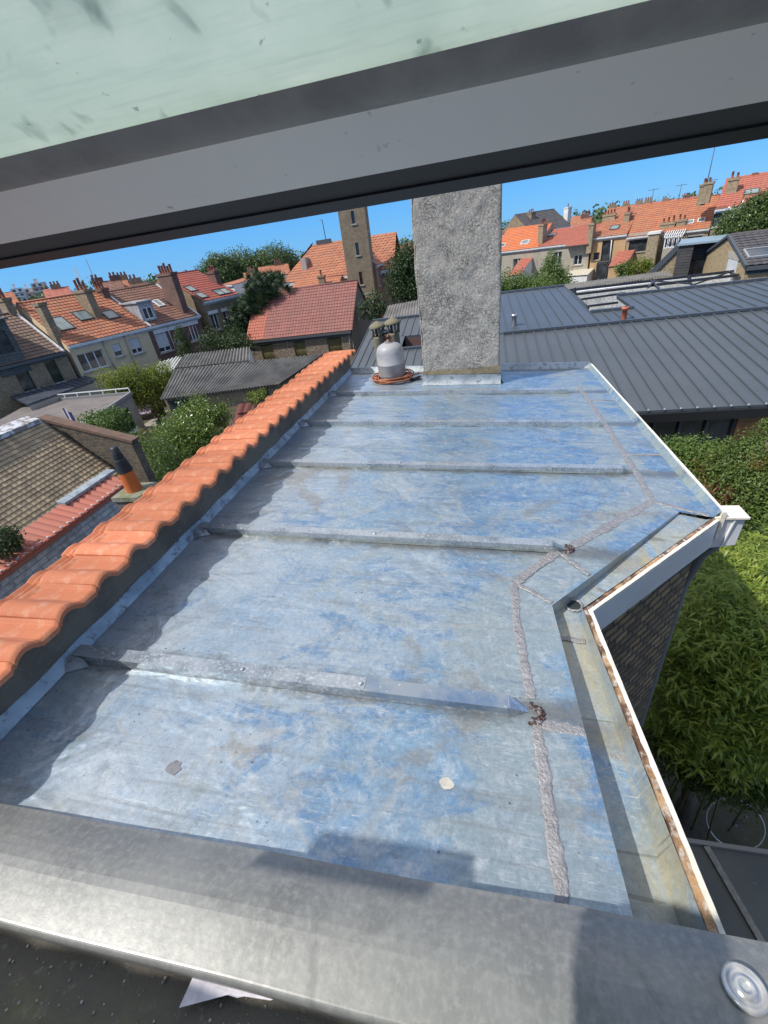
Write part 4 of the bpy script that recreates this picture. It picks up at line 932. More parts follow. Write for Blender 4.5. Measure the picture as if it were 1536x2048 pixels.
# courses must step down the slope: build from the eave up instead
mb = MB(); ev = oa+V((1.95, 0, -1.95)); tiles(mb, ev+OO, (0, 1, 0), (-1, 0, 1.0), 4.27, 2.76, .10, .088, .011, .014, 5); mb.build('roof', T_OLD, ot)
mb = MB(); mb.slab([oa+OO+V((-.14, 0, .10)), oa+OO+V((.16, 0, .03)), ob+OO+V((.16, 0, .03)), ob+OO+V((-.14, 0, .10))], .08); mb.build('ridge', mat('peeling_ridge', (.55, .56, .60), (.25, .22, .20), 9, .45, .55, rough=.8, bmp=.6), ot)
mb = MB()
for k in range(20): q = V((-8.75+1.95*k/20, 6.87, -2.12-1.95*k/20))+OO; mb.beam(q+V((0, .0, .02)), q+V((.10, 0, -.10)), .13, .05)
mb.build('verge', mat('mortar_verge', (.12, .10, .075), rough=.95, bmp=.6), ot)
mb = MB(); gy = 7.0; ww = [(-8.8, -2.16), (-6.9, -2.75), (-6.9, -8), (-8.8, -8)]
mb.slab([V((x, gy, z))+OO for x, z in ww], (0, .2, 0)); mb.quad(V((-8.7, 6.85, -8))+OO, V((-6.8, 6.85, -8))+OO, V((-6.8, 6.85, -4.0))+OO, V((-8.7, 6.85, -2.1))+OO); mb.quad(V((-6.8, 2.6, -8))+OO, V((-6.8, 6.85, -8))+OO, V((-6.8, 6.85, -4.0))+OO, V((-6.8, 2.6, -4.0))+OO); mb.build('gable_wall', BR_OLD, ot)
mb = MB(); mb.beam(V((-8.8, 7.08, -2.14))+OO, V((-6.85, 7.08, -2.74))+OO, .22, .06); mb.build('wall_coping', mat('brown_coping', (.17, .10, .07), (.12, .08, .06), 6, rough=.9, bmp=.5), ot)
# painted garden wall with small red coping tiles
gw = thing('garden_wall', 'grey painted brick garden wall capped with small red tiles', 'wall', (-5.5, 1, G)); GO = V((5.5, -1, -G))
mb = MB(); mb.box(.1-.2+0, .1, -1.5, 4.12, 0, G*-1-2.62); mb.build('wall', BR_GREY, gw)
mb = MB(); tiles(mb, V((-5.36, -.5, -2.66))+GO, (0, 1, 0), (-1, 0, .35), 5.62, .42, .11, .42, .022, .02, 6)
mb.quad(V((-5.36, -.5, -2.70))+GO, V((-5.36, 5.12, -2.70))+GO, V((-5.36, 5.12, -2.62))+GO, V((-5.36, -.5, -2.62))+GO); mb.build('coping', T_PK, gw)
lx = MB(); lx.slab([at_z(420+0, 1, -2)*0+V((-5.80, 4.2, -2.47))+GO, V((-5.66, 4.2, -2.49))+GO, V((-5.66, 5.2, -2.49))+GO, V((-5.80, 5.2, -2.47))+GO], .04); lx.build('ridge_flashing', LEAD, gw)
# orange vent pipe with black cowl
vb = at_z(272, 985, -2.3); vt = thing('vent_pipe', 'orange vent pipe with a ribbed black cowl on a mossy brick stack', 'vent pipe', (vb.x, vb.y, G)); hz = above = None
def zat(base, px): d = ray(*px); t = (d.x*base.x+d.y*base.y)/(d.x**2+d.y**2); return t*d.z
VR = .95
z1, z2, z3, z4 = -2.3, zat(vb, (262, 938)), zat(vb, (250, 915)), zat(vb, (238, 890))
sc = vb.length/861.8*1.05
mb = MB(); mb.box(-.18, .18, -.18, .18, 0, z1-G); mb.build('brick_stack', BR_OLD, vt)
mb = MB(); mb.slab([(-.2, -.2, z1-G+.04), (.2, -.2, z1-G+.04), (.2, .2, z1-G+.04), (-.2, .2, z1-G+.04)], .06); mb.build('stack_cap', mat('mossy_cap', (.16, .17, .09), (.25, .24, .20), 9, rough=.95, bmp=.8), vt)
mb = MB(); mb.lathe([(.105*VR, z1-G+.03), (.092*VR, z2-G)], (0, 0, 0), 20); mb.build('pipe', mat('orange_clay_pipe', (.55, .15, .035), (.5, .13, .03), 5, rough=.5), vt)
mb = MB(); hz = z4-z2; pr = [(.098, z2-G)]
for k in range(7): zz = z2-G+hz*(.04+.07*k); pr += [(.100-.004*k, zz), (.090-.004*k, zz+hz*.03)]
pr += [(.062, z2-G+hz*.58), (.066, z2-G+hz*.62), (.055, z2-G+hz*.66), (.060, z2-G+hz*.7), (.050, z2-G+hz*.75), (.05, z2-G+hz*.95), (.03, z2-G+hz), (.001, z2-G+hz)]
mb.lathe([(a*VR, b) for a, b in pr], (0, 0, 0), 20); mb.build('cowl', mat('black_plastic', (.018, .02, .022), rough=.5), vt)
# ------------------------------------------------------------------ corrugated sheds
CORR = mat('old_corrugated_cement', (.175, .165, .15), (.10, .097, .09), 1.2, .38, .62, (.34, .33, .31), 9, .62, .72, rough=.95, bmp=.4, bs=60)
def corr(m_, A, B, C_, D_, n, amp=.075):
    """A-B ridge, D-C eave, corrugations running down"""
    A, B, C_, D_ = V(A), V(B), V(C_), V(D_); nn = (B-A).cross(D_-A).normalized(); nn = -nn if nn.z < 0 else nn
    m_.grid(lambda u, v: A.lerp(B, u).lerp(D_.lerp(C_, u), v)+nn*(amp*(abs(cos(u*n*pi))-.5)*1.6+(.02 if v < .5 else 0)), n*6, 2)
def shed(name, label, rl, rr, zr, el, er, ze, n, wallm, back=2.4, group=None, door=None):
    A, B, C_, D_ = at_z(*rl, zr), at_z(*rr, zr), at_z(*er, ze), at_z(*el, ze)
    t = thing(name, label, 'shed', (D_.x, D_.y, G), 0, group); O = V((-D_.x, -D_.y, -G)); m_ = MB()
    corr(m_, A+O, B+O, C_+O, D_+O, n); bk = (A-D_); bk.z = 0; bk = bk.normalized()*back
    corr(m_, B+O, A+O, A+O+bk-V((0, 0, .5)), B+O+bk-V((0, 0, .5)), n//2); m_.build('roof', CORR, t)
    m_ = MB(); d = (C_-D_); d.z = 0; d.normalize(); ins = bk.normalized()*.25; a = D_+O+ins+d*.1; b = C_+O+ins-d*.1
    def Q(p, q, za, zb): m_.quad((p.x, p.y, 0), (q.x, q.y, 0), (q.x, q.y, zb), (p.x, p.y, za))
    Q(a, b, ze-G-.06, ze-G-.06); a2 = A+O; Q(a, a2, ze-G-.06, zr-G-.06); b2 = B+O; Q(b2, b, zr-G-.06, ze-G-.06); m_.build('wall', wallm, t)
    if door:
        m_ = MB(); nn = V((d.y, -d.x, 0))*.02; L_ = (b-a).length
        for (s0, s1, h_) in door: m_ = MB(); p, q = a+d*L_*s0+nn, a+d*L_*s1+nn; m_.quad((p.x, p.y, 0), (q.x, q.y, 0), (q.x, q.y, h_), (p.x, p.y, h_)); m_.build('doorway', MBLK, t)
    return t
shed('corrugated_shed', 'long shed with grey corrugated cement roof just beyond the orange tiled parapet', (350, 741), (650, 709), -4.9, (321, 800), (560, 769), -5.62, 40, BR_YEL, 2.6, 'corrugated sheds', [(.02, .22, 2.2), (.72, .9, 2.2)])
shed('corrugated_shed', 'smaller corrugated cement shed roof behind the long one', (372, 710), (500, 695), -4.75, (352, 737), (500, 722), -5.15, 22, REND_W, 1.5, 'corrugated sheds')
# glass lean-to
qa = [at_z(322, 724, -5.2), at_z(368, 709, -5.2), at_z(345, 742, -5.7), at_z(303, 750, -5.7)]
seamroof('glass_lean_to', 'glazed lean-to roof with pale bars between the cream house and the sheds', qa, 6, mat('milky_glazing', (.26, .28, .25), (.33, .34, .28), 2, rough=.25), FRW, cat='lean-to', h_=.05, w_=.05, walls=[(3, 2), (2, 1)], wallm=GLASS)
qa = [at_z(395, 680, -5.3), at_z(440, 683, -5.3), at_z(441, 693, -5.8), at_z(385, 697, -5.8)]
seamroof('glass_lean_to', 'dark glazed lean-to roof behind the small cypress', qa, 5, mat('dark_glazing', (.06, .07, .09), (.10, .11, .13), 2, rough=.2), FRD, cat='lean-to', h_=.05, w_=.05, walls=[(3, 2), (2, 1)], wallm=REND_G)
# ------------------------------------------------------------------ barn
STONEW = mat('rubble_wall', (.17, .13, .095), (.28, .23, .17), 5, .5, .6, (.34, .30, .24), 16, .58, .68, rough=.95, bmp=.9, bs=14, bd=.04)
T_BARN2 = T_BARN
bA, bB = at_z(495, 678, -5.2), at_z(702, 656, -5.2)
h = House('stone_barn', 'long stone barn with plum-red tiled roof and cane screened windows', bA, bB, -5.2, (620, 574), 3.6, STONEW, T_BARN, cat='barn', tw=.24, course=.30, gut=GUTD, amp=.028, verge=.12, over=.2)
BAM = mat('cane_screen', (.20, .17, .07), (.09, .08, .035), 14, .4, .6, rough=.9)
for (p0, p1) in ((Z6(535, 1105), Z6(660, 1225)), (Z6(785, 1075), Z6(905, 1200)), (Z6(1045, 1040), Z6(1175, 1150))):
    r = h.rect(p0, p1); r = (r[0], r[1], r[2]-.3, h.ze-.55); h.holes.append(r); b_ = MB(); k = 18
    for i in range(k): x = r[0]+(r[1]-r[0])*(i+.5)/k; b_.tube([(x, .10, r[2]), (x+rnd.uniform(-.03, .03), .10, r[3]-rnd.uniform(0, .15))], .035, 5)
    b_.quad((r[0], .14, r[2]), (r[1], .14, r[2]), (r[1], .14, r[3]), (r[0], .14, r[3])); b_.build('cane_shutter', BAM, h.t)
h.finish()
# orange newer tiles: a strip of the roof
T_NEW = tilemat('newer_tiles', (.42, .13, .08), (.36, .11, .07), (.34, .12, .08))
r_ = MB(); T = V((0, 1, h.m)); tl = T.length*(h.dep+.2); tiles(r_, (-.12, -.2, h.ze-h.m*.2+.055), (1, 0, 0), T, 1.6, tl-.05, .24, .30, .028); s_ = r_.build('newer_tiles', T_NEW, h.roof); tag(s_, 'strip of newer orange tiles')
h.pipe([Z6(1215, 985), Z6(1225, 1060), Z6(1240, 1180)], .04, STONE)
b_ = MB(); b_.box(-.02, .5, h.dep-.3, h.dep+.3, h.zr-.3, h.zr+.75); b_.build('chimney', BR_YEL, h.t)
# small tiled lean-to roof beyond the parapet tiles
qa = [at_z(478, 808, -4.6), at_z(560, 790, -4.6), at_z(560, 850, -5.6), at_z(462, 862, -5.6)]
t = thing('tiled_lean_to', 'small dark red tiled lean-to roof just behind the parapet tiles', 'lean-to', (qa[3].x, qa[3].y, G)); O = V((-qa[3].x, -qa[3].y, -G)); m_ = MB()
S = (qa[2]-qa[3]); T = (qa[0]-qa[3]); tiles(m_, qa[3]+O, S, T, S.length, T.length, .28, .42, .02, .05); m_.build('roof', tilemat('plum_tiles', (.24, .07, .055), (.17, .055, .045), (.15, .07, .055)), t)
m_ = MB(); a, b = qa[3]+O, qa[2]+O; m_.box(a.x, b.x+1, a.y+.1, a.y+.3, 0, a.z-.05); m_.build('wall', BR_YEL, t)
# ------------------------------------------------------------------ brick tower, school hall, red brick wing
def vbox(name, pxl, pxr, r_or_y, zt, zb, depth, material, root=None): pass
TY = 52.
tA, tB = at_y(690, 520, TY), at_y(740, 512, TY)
rzt = 0
tw = thing('brick_tower', 'tall square yellow brick tower with narrow slit windows', 'tower', (tA.x, TY, G), rad(4)); fr = Fr(tw); Wt = tB.x-tA.x
slits = []
for q0, q1 in ((Z6(1238, 85), Z6(1266, 180)), (Z6(1272, 328), Z6(1298, 422)), (Z6(1300, 552), Z6(1326, 648))):
    a, b = fr.hit(q0, (0, 1, 0), 0), fr.hit(q1, (0, 1, 0), 0); c = (a.x+b.x)/2; slits.append((c-.17, c+.17, b.z, a.z))
m_ = MB(); Ht = 8+5.6; holed(m_, 0, Wt, 0, Ht, slits, 0, .3)
m_.quad((Wt, 0, 0), (Wt, 2.2, 0), (Wt, 2.2, Ht), (Wt, 0, Ht)); m_.quad((0, 2.2, 0), (0, 0, 0), (0, 0, Ht), (0, 2.2, Ht)); m_.quad((Wt, 2.2, 0), (0, 2.2, 0), (0, 2.2, Ht), (Wt, 2.2, Ht)); m_.quad((0, 0, Ht), (Wt, 0, Ht), (Wt, 2.2, Ht), (0, 2.2, Ht))
m_.build('wall', BR_YEL, tw)
for s_ in slits:
    g = MB(); g.quad((s_[0], .29, s_[2]), (s_[1], .29, s_[2]), (s_[1], .29, s_[3]), (s_[0], .29, s_[3])); wo = g.build('slit_window', GLASS, tw)
    g = MB(); g.box(s_[0]-.12, s_[1]+.12, -.08, .2, s_[2]-.14, s_[2]-.003); g.build('sill', STONE, wo)
for px in (Z6(1330, 245), Z6(1340, 480), Z6(1370, 712)):
    z_ = fr.hit(px, (0, 1, 0), 0).z; g = MB(); g.box(Wt+.003, Wt+.04, .2, 2., z_-.1, z_+.05); g.build('string_course', STONE, tw)
m_ = MB(); m_.box(-.02, Wt+.03, -.03, 2.25, fr.hit(Z6(1340, 715), (0, 1, 0), 0).z-.15, fr.hit(Z6(1340, 715), (0, 1, 0), 0).z); m_.build('stone_band', STONE, tw)
m_ = MB(); m_.box(-.15, Wt+.15, -.15, 2.35, Ht, Ht+.25); m_.build('cap', STONE, tw)
# hall with hipped roof
ze = -2.4; a = at_z(566, 563, ze); b = at_z(702, 541, ze); b = V((a.x+13.5, a.y+.5, ze))
hl = thing('school_hall', 'large hall with hipped orange tiled roof behind the brick tower', 'hall', (a.x, a.y, G), atan2(b.y-a.y, b.x-a.x)); fr = Fr(hl); W = 13.5; D = 10.; zr = fr.hit((627, 489), (0, 1, 0), D/2).z; hx = fr.hit((627, 489), (0, 1, 0), D/2).x
m_ = MB(); e = ze-G
def hs(m_, P, S, T, sl, tl, x0f, x1f, tw=.5, course=.45):
    """tile courses clipped to a trapezoid"""
    nc = max(1, round(tl/course)); ch_ = tl/nc; S = V(S).normalized(); T = V(T).normalized(); Nn = S.cross(T).normalized(); Nn = -Nn if Nn.z < 0 else Nn; P = V(P)
    for c in range(nc):
        v0, v1 = c/nc, (c+1)/nc; a0, a1 = x0f(v0), x1f(v0); b0, b1 = x0f(v1), x1f(v1); n = max(1, int((a1-a0)/tw*2)); k0 = len(m_.v)
        for i in range(n+1):
            u = i/n; wv = .035*(i % 2); lo = P+S*(a0+(a1-a0)*u)+T*(c*ch_); hi = P+S*(b0+(b1-b0)*u)+T*((c+1)*ch_)
            m_.v += [lo+Nn*wv*.2, lo+Nn*(wv+.04), hi+Nn*wv]
        for i in range(n):
            a = k0+i*3; cell = [(i//2+.5, c+.5)]*4
            m_.f.append((a, a+3, a+4, a+1)); m_.uv[len(m_.f)-1] = cell; m_.f.append((a+1, a+4, a+5, a+2)); m_.uv[len(m_.f)-1] = cell
sm_ = (zr-e)/(D/2); T = V((0, 1, sm_)); hs(m_, (0, -.3, e-.3*sm_), (1, 0, 0), T, W, T.length*(D/2+.3), lambda v: -.3+(hx+.3)*v, lambda v: W, .5)
T = V((1, 0, (zr-e)/hx)); hs(m_, (-.3, D, e-.1), (0, -1, 0), T, D, T.length*(hx+.3), lambda v: D/2*v, lambda v: D-D/2*v)
T = V((0, -1, sm_)); hs(m_, (W, D, e), (-1, 0, 0), T, W, T.length*(D/2), lambda v: 0, lambda v: W-hx*v)
T_HALL = tilemat('hall_tiles', (.42, .16, .08), (.31, .11, .065), (.34, .17, .10))
m_.build('roof', T_HALL, hl); m_ = MB(); m_.box(0, W, 0, D, 0, e-.05); m_.build('wall', mat('pinkish_brick', (.34, .22, .17), (.28, .18, .14), 6, rough=.95), hl)
m_ = MB(); m_.box(-.35, W, -.40, -.3, e-.55, e-.25)
for i in range(30): x = .2+i*.45; m_.box(x, x+.14, -.30, 0, e-.75, e-.45)
m_.build('eaves', GUTW, hl)
p = fr.hit(Z6(885, 520), (0, -sm_, 1), e); m_ = MB(); m_.box(p.x-.3, p.x+.3, p.y-.4, p.y+1.2, p.z-.5, p.z+1.0); m_.build('roof_hatch', mat('hatch_grey', (.4, .36, .32), rough=.9), hl)
m_ = MB(); q = fr.hit((648, 486), (0, 1, 0), D/2); m_.box(q.x-.9, q.x+.9, D/2-.3, D/2+.3, zr-.2, zr+.35); m_.tube([(q.x+.3, D/2, zr+.3), (q.x+.25, D/2, zr+2.3), (q.x+.0, D/2, zr+2.35)], .05, 5); m_.build('antenna', GUTD, hl)
# lower orange roofed house in front of the hall
h = House('low_brick_house', 'low house with orange and dark patched tiled roof in front of the hall', at_z(575, 600, -4.0), at_z(672, 588, -4.0), -4.0, (640, 557), 3.2, BR_YEL, T_OR, tw=.4, course=.45); h.finish(); h.stack((645, 575), (640, 552), .7, .5, BR_YEL, 1)
# red brick wing right of tower
wa, wb = at_y(754, 530, 56), at_y(800, 524, 66)
h = House('red_brick_wing', 'red brick wing with tall windows right of the tower', V((at_r(752, 540, 54.5).x, at_r(752, 540, 54.5).y, -1.9)), V((at_r(776, 535, 60).x, at_r(776, 535, 60).y, -1.9)), -1.9, 1.0, 1.2, mat('wing_brick', (.36, .17, .11), (.28, .13, .09), 4, rough=.95), T_HALL, cat='building', tw=.5, course=.5)
for i in range(3):
    for z_ in (1.2, 3.9): x = h.W*(.18+.3*i); r = (x-.45, x+.45, z_, z_+1.7); h.holes.append(r); window(h.t, *r, panes=2)
h.finish()
# ------------------------------------------------------------------ dark seamed metal roofs
SEAM = mat('slate_grey_sheet', (.088, .102, .118), (.075, .088, .102), .7, .4, .7, (.19, .21, .23), 6, .75, .79, rough=.42, metal=.25)
SEAMD = mat('dark_seam', (.06, .075, .09), rough=.5)
ye = 11.35; zE = -4.35; yr = 17.5; zR = -3.42
def sheet_roof(parent, pts, ns, name='roof', x0=None, eb=True, mat_=None, h_=.034, w_=.04):
    """pts: far-left, far-right, near-right, near-left (local)"""
    m_ = MB(); m_.slab(pts, .10); ro = m_.build(name, mat_ or SEAM, parent); m_ = MB(); a, b, c, d = [V(p) for p in pts]
    for i in range(ns+1): u = i/ns; m_.beam(a.lerp(b, u)+V((0, 0, h_/2)), d.lerp(c, u)+V((0, 0, h_/2)), w_, h_)
    m_.build('seams', SEAMD, ro)
    if eb:
        m_ = MB(); m_.beam(a+V((0, 0, .05)), b+V((0, 0, .05)), .16, .08); m_.build('ridge_trim', SEAM, ro)
    return ro
mh = thing('metal_roofed_house', 'low modern building with dark slate-grey seamed metal roofs and a black glazed wall', 'building', (0, ye, G)); MO = V((0, -ye, -G))
def mz(y): return zE+(zR-zE)*(y-ye)/(yr-ye)
XL = .10
R1 = [V((XL+.75, yr, zR)), V((15.5, yr, zR)), V((15.5, ye, zE)), V((XL+.75, ye, zE))]
ns1 = round(14.7/.355); ro1 = sheet_roof(mh, [p+MO for p in R1], ns1)
m_ = MB(); m_.slab([V((XL-.05, yr, zR+.0))+MO, V((XL+.76, yr, zR))+MO, V((XL+.76, ye, zE))+MO, V((XL-.05, ye, zE))+MO], .10); m_.build('roof_edge', SEAM, mh)
m_ = MB()
for i in range(ns1+1): x = XL+.75+(14.65)*i/ns1; m_.beam(V((x, ye-.03, zE+.03))+MO, V((x, ye+.02, zE+.015))+MO, .035, .04)
m_.build('rib_ends', mat('pale_sheet', (.35, .38, .4), rough=.4), ro1)
m_ = MB(); m_.box(XL, 15.5, -.10, -.0, zE-G-.28, zE-G-.06); m_.build('gutter', mat('black_gutter', (.015, .016, .018), rough=.4), mh)
# second roof behind, almost flat, with the open courtyard cut out of it
z2 = -3.0; y2 = 25.6
def z2f(y): return zR+.04+(z2-zR-.04)*(y-yr)/(y2-yr)
def hit2(px):
    d = ray(*px); k = (z2-zR-.04)/(y2-yr); t = (zR+.04-k*yr)/(d.z-k*d.y); return d*t
cA, cB, cC, cD = hit2((1150, 573+0)), hit2((1167, 628)), hit2((1262, 616)), hit2((1236, 592))
xl2 = .6; xc = hit2((1130, 574)).x; xc2 = (cC.x+cD.x)/2; yc = (cB.y+cC.y)/2; ybk = cD.y
def P2(x, y): return V((x, y, z2f(y)))+MO
sheet_roof(mh, [P2(xl2, y2), P2(xc, y2), P2(xc, yr+.02), P2(xl2, yr+.02)], round((xc-xl2)/.42), 'back_roof')
sheet_roof(mh, [P2(xc+.01, yc), P2(xc2, yc), P2(xc2, yr+.02), P2(xc+.01, yr+.02)], round((xc2-xc)/.42), 'back_roof')
sheet_roof(mh, [P2(xc2+.01, ybk), P2(16.5, ybk), P2(16.5, yr+.02), P2(xc2+.01, yr+.02)], round((16.5-xc2)/.42), 'back_roof')
# walls and glazing
m_ = MB(); WD = mat('black_cladding', (.02, .021, .023), rough=.6); zz = zE-G-.1
for (x0, x1) in ((XL, 3.2), (9.6, 15.4)): m_.quad((x0, .35, 0), (x1, .35, 0), (x1, .35, zz), (x0, .35, zz))
m_.quad((XL, y2-ye, 0), (XL, .35, 0), (XL, .35, zz), (XL, y2-ye, z2-G-.1)); m_.quad((15.4, .35, 0), (15.4, yr-ye, 0), (15.4, yr-ye, zR-G-.1), (15.4, .35, zz)); m_.build('wall', WD, mh)
x0_, x1_ = 3.2, 6.25; m_ = MB(); m_.quad((x0_, .45, 0), (x1_, .45, 0), (x1_, .45, zz), (x0_, .45, zz)); gl = m_.build('glazing', GLASS, mh); m_ = MB()
for i in range(6): x = x0_+(x1_-x0_)*i/5; m_.box(x-.03, x+.03, .36, .44, 0, zz)
m_.box(x0_, x1_, .36, .44, 2.1, 2.16); m_.build('mullions', mat('grey_mullion', (.10, .105, .11), rough=.5), gl)
m_ = MB(); ORW = mat('orange_cladding', (.42, .19, .07), (.34, .15, .055), 4, rough=.6)
for k in range(16): m_.box(6.27, 9.6, .30, .36-.012*(k % 2), zz-.11*(k+1)+.008, zz-.11*k)
m_.box(6.27, 9.6, .37, .4, 0, zz); m_.build('timber_cladding', ORW, mh)
for q, nm, mm, lab in (((1028, 652), 'vent', mat('steel_flue', (.5, .52, .54), rough=.3, metal=.8), 'short steel flue'), ((1247, 640), 'vent', mat('red_clay_flue', (.45, .12, .06), rough=.6), 'short red clay flue')):
    p = hit2(q)+MO; m_ = MB(); m_.lathe([(.09, -.05), (.085, .34), (.12, .345), (.12, .42), (.05, .43)], p, 14); tag(m_.build('flue', mm, mh), lab)
# left part beyond the chimney
mh2 = thing('metal_roofed_wing', 'slate-grey seamed metal roof wing behind the gas bottle left of the chimney', 'building', (-5.6, 14, G)); O2 = V((5.6, -14, -G))
a_, b_ = at_z(745, 643, -3.5), at_z(838, 632, -3.5); xl = a_.x; yt = (a_.y+b_.y)/2
def z3f(y): return -3.5-(yt-y)*.175
sheet_roof(mh2, [V((xl, yt, -3.5))+O2, V((-.2, yt, -3.5))+O2, V((-.2, 22.0, z3f(22.0)))+O2, V((xl, 22.0, z3f(22.0)))+O2], 14, eb=True)
xs_ = -3.55
sheet_roof(mh2, [V((xl, 21.99, z3f(21.99)))+O2, V((xs_, 21.99, z3f(21.99)))+O2, V((xs_, 12.6, z3f(12.6)))+O2, V((xl, 12.6, z3f(12.6)))+O2], 6, eb=False)
sheet_roof(mh2, [V((xs_+.01, 20.4, z3f(20.4)))+O2, V((-.2, 20.4, z3f(20.4)))+O2, V((-.2, 12.6, z3f(12.6)))+O2, V((xs_+.01, 12.6, z3f(12.6)))+O2], 9, eb=True)
m_ = MB(); m_.quad(V((xs_, 22, z3f(22)-.1))+O2, V((-.2, 22, z3f(22)-.1))+O2, V((-.2, 22, -5.4))+O2, V((xs_, 22, -5.4))+O2); m_.quad(V((xs_, 20.4, -4.9))+O2, V((-.2, 20.4, -4.9))+O2, V((-.2, 22, -4.9))+O2, V((xs_, 22, -4.9))+O2); m_.build('rooflight_well', mat('reddish_wall', (.12, .07, .06), rough=.9), mh2)
m_ = MB(); m_.quad(V((xl+.1, yt, G))+O2, V((xl+.1, 12.7, G))+O2, V((xl+.1, 12.7, z3f(12.7)-.1))+O2, V((xl+.1, yt, -3.6))+O2); m_.quad(V((xl+.1, 12.7, G))+O2, V((-.2, 12.7, G))+O2, V((-.2, 12.7, z3f(12.7)-.1))+O2, V((xl+.1, 12.7, z3f(12.7)-.1))+O2); m_.quad(V((-.2, yt, G))+O2, V((xl+.1, yt, G))+O2, V((xl+.1, yt, -3.6))+O2, V((-.2, yt, -3.6))+O2); m_.build('wall', WD, mh2)
# cemented chimney pots on a low stack beyond the bottle
cp = thing('chimney_stack', 'low stack with two mossy cemented chimney pots and a clay pot behind the gas bottle', 'chimney', (at_r(775, 700, 9.3).x, at_r(775, 700, 9.3).y, G)); fr = Fr(cp)
CEM = mat('mossy_cement_pot', (.19, .165, .125), (.20, .19, .10), 12, .45, .6, (.10, .09, .07), 30, .6, .7, rough=.98, bmp=.9, bs=30, bd=.02)
m_ = MB(); m_.box(-.55, .62, -.25, .35, 0, -2.35-G); m_.build('stack', BR_OLD, cp)
for (px, pt, w_) in (((760, 700), (757, 651), .115), ((791, 700), (790, 643), .12)):
    p = fr.hit(px, (0, 1, 0), 0); zt = fr.hit(pt, (0, 1, 0), 0).z; z0 = -2.36-G; m_ = MB(); r_ = random.Random(int(px[0]))
    m_.lathe([(w_*1.15, z0), (w_, z0+.2), (w_*.95, zt-.24), (w_*1.05, zt-.2), (w_*.7, zt-.2)], (p.x, 0, 0), 14, .05, r_); po_ = m_.build('cemented_pot', CEM, cp)
    m_ = MB()
    for k in range(4): a = k*pi/2+.5; m_.tube([(p.x+w_*.85*cos(a), w_*.85*sin(a), zt-.22), (p.x+w_*1.0*cos(a), w_*1.0*sin(a), zt-.04)], .03, 5)
    m_.lathe([(w_*1.35, zt-.04), (w_*1.5, zt-.01), (w_*1.0, zt+.03), (w_*.45, zt+.07), (.005, zt+.09)], (p.x, 0, 0), 12, .09, r_); m_.build('cowl_cap', CEM, po_)
p = fr.hit((775, 700), (0, 1, 0), .1); zt = fr.hit((775, 663), (0, 1, 0), .1).z; m_ = MB(); m_.lathe([(.10, -2.36-G), (.09, zt-.16), (.11, zt-.15), (.11, zt-.08), (.07, zt-.07)], (p.x, .1, 0), 14); po_ = m_.build('clay_pot', CLAYP, cp)
m_ = MB(); m_.lathe([(.05, zt-.07), (.05, zt), (.14, zt+.0), (.13, zt+.03), (.03, zt+.07), (.002, zt+.07)], (p.x, .1, 0), 14); m_.build('metal_cowl', GALV, po_)
# ------------------------------------------------------------------ white wall and steel frame behind the metal roofs
ywl = y2+.3; wl_ = thing('white_brick_wall', 'long white painted brick wall behind the dark metal roofs', 'wall', (10, 27.5, G))
w0, w1 = at_z(1132, 582, -3.3), at_z(1600, 520, -2.75); m_ = MB()
fw_ = Fr(wl_); a, b = V((w0.x-.4, 27.6, -3.35)), V((27, 27.6, -2.35))
def topz(x): return zat(V((x, 27.6, 0)), (1135+(x-5.2)/(18.3-5.2)*401, 0)) 
zl, zr_w = zat(V((5.2, 27.6)), (1138, 585)), zat(V((17., 27.6)), (1536, 527))
m_.slab([V((4.6, 27.6, zl))-V((10, 27.5, G)), V((22, 27.6, zr_w))-V((10, 27.5, G)), V((22, 27.6, G))-V((10, 27.5, G)), V((4.6, 27.6, G))-V((10, 27.5, G))], (0, .3, 0)); m_.build('wall', BR_WHITE, wl_)
sf = thing('steel_frame', 'open frame of dark steel beams over the courtyard before the white wall', 'steel frame', (8, 26, G)); O = V((-8, -26, -G)); STL = mat('dark_steel', (.045, .05, .06), rough=.45, metal=.2); k = 0
def beam_px(p0, p1, y0, y1, w_=.07, h_=.09):
    m_ = MB(); m_.beam(at_y(*p0, y0)+O, at_y(*p1, y1)+O, w_, h_); m_.build('beam', STL, sf)
beam_px((1136, 581), (1480, 541), 26.6, 26.9, h_=.12); beam_px((1141, 590), (1478, 550), 25.9, 26.1, h_=.12); beam_px((1148, 601), (1250, 586), 24.6, 24.6); beam_px((1155, 615), (1236, 605), 22.6, 22.6)
beam_px((1296, 575), (1310, 562), 25.2, 26.4); beam_px((1300, 560), (1318, 578), 26.9, 25.0); beam_px((1457, 543), (1490, 560), 26.9, 25.4); beam_px((1380, 572), (1462, 543), 25.6, 26.6, .06, .06); beam_px((1308, 562), (1385, 568), 26.5, 25.6, .06, .06); beam_px((1136, 583), (1176, 618), 26.5, 22.4, .10, .2); beam_px((1148, 576), (1150, 600), 26.5, 26.4, .14, .14); beam_px((1378, 552), (1380, 568), 26.8, 26.7, .12, .12)
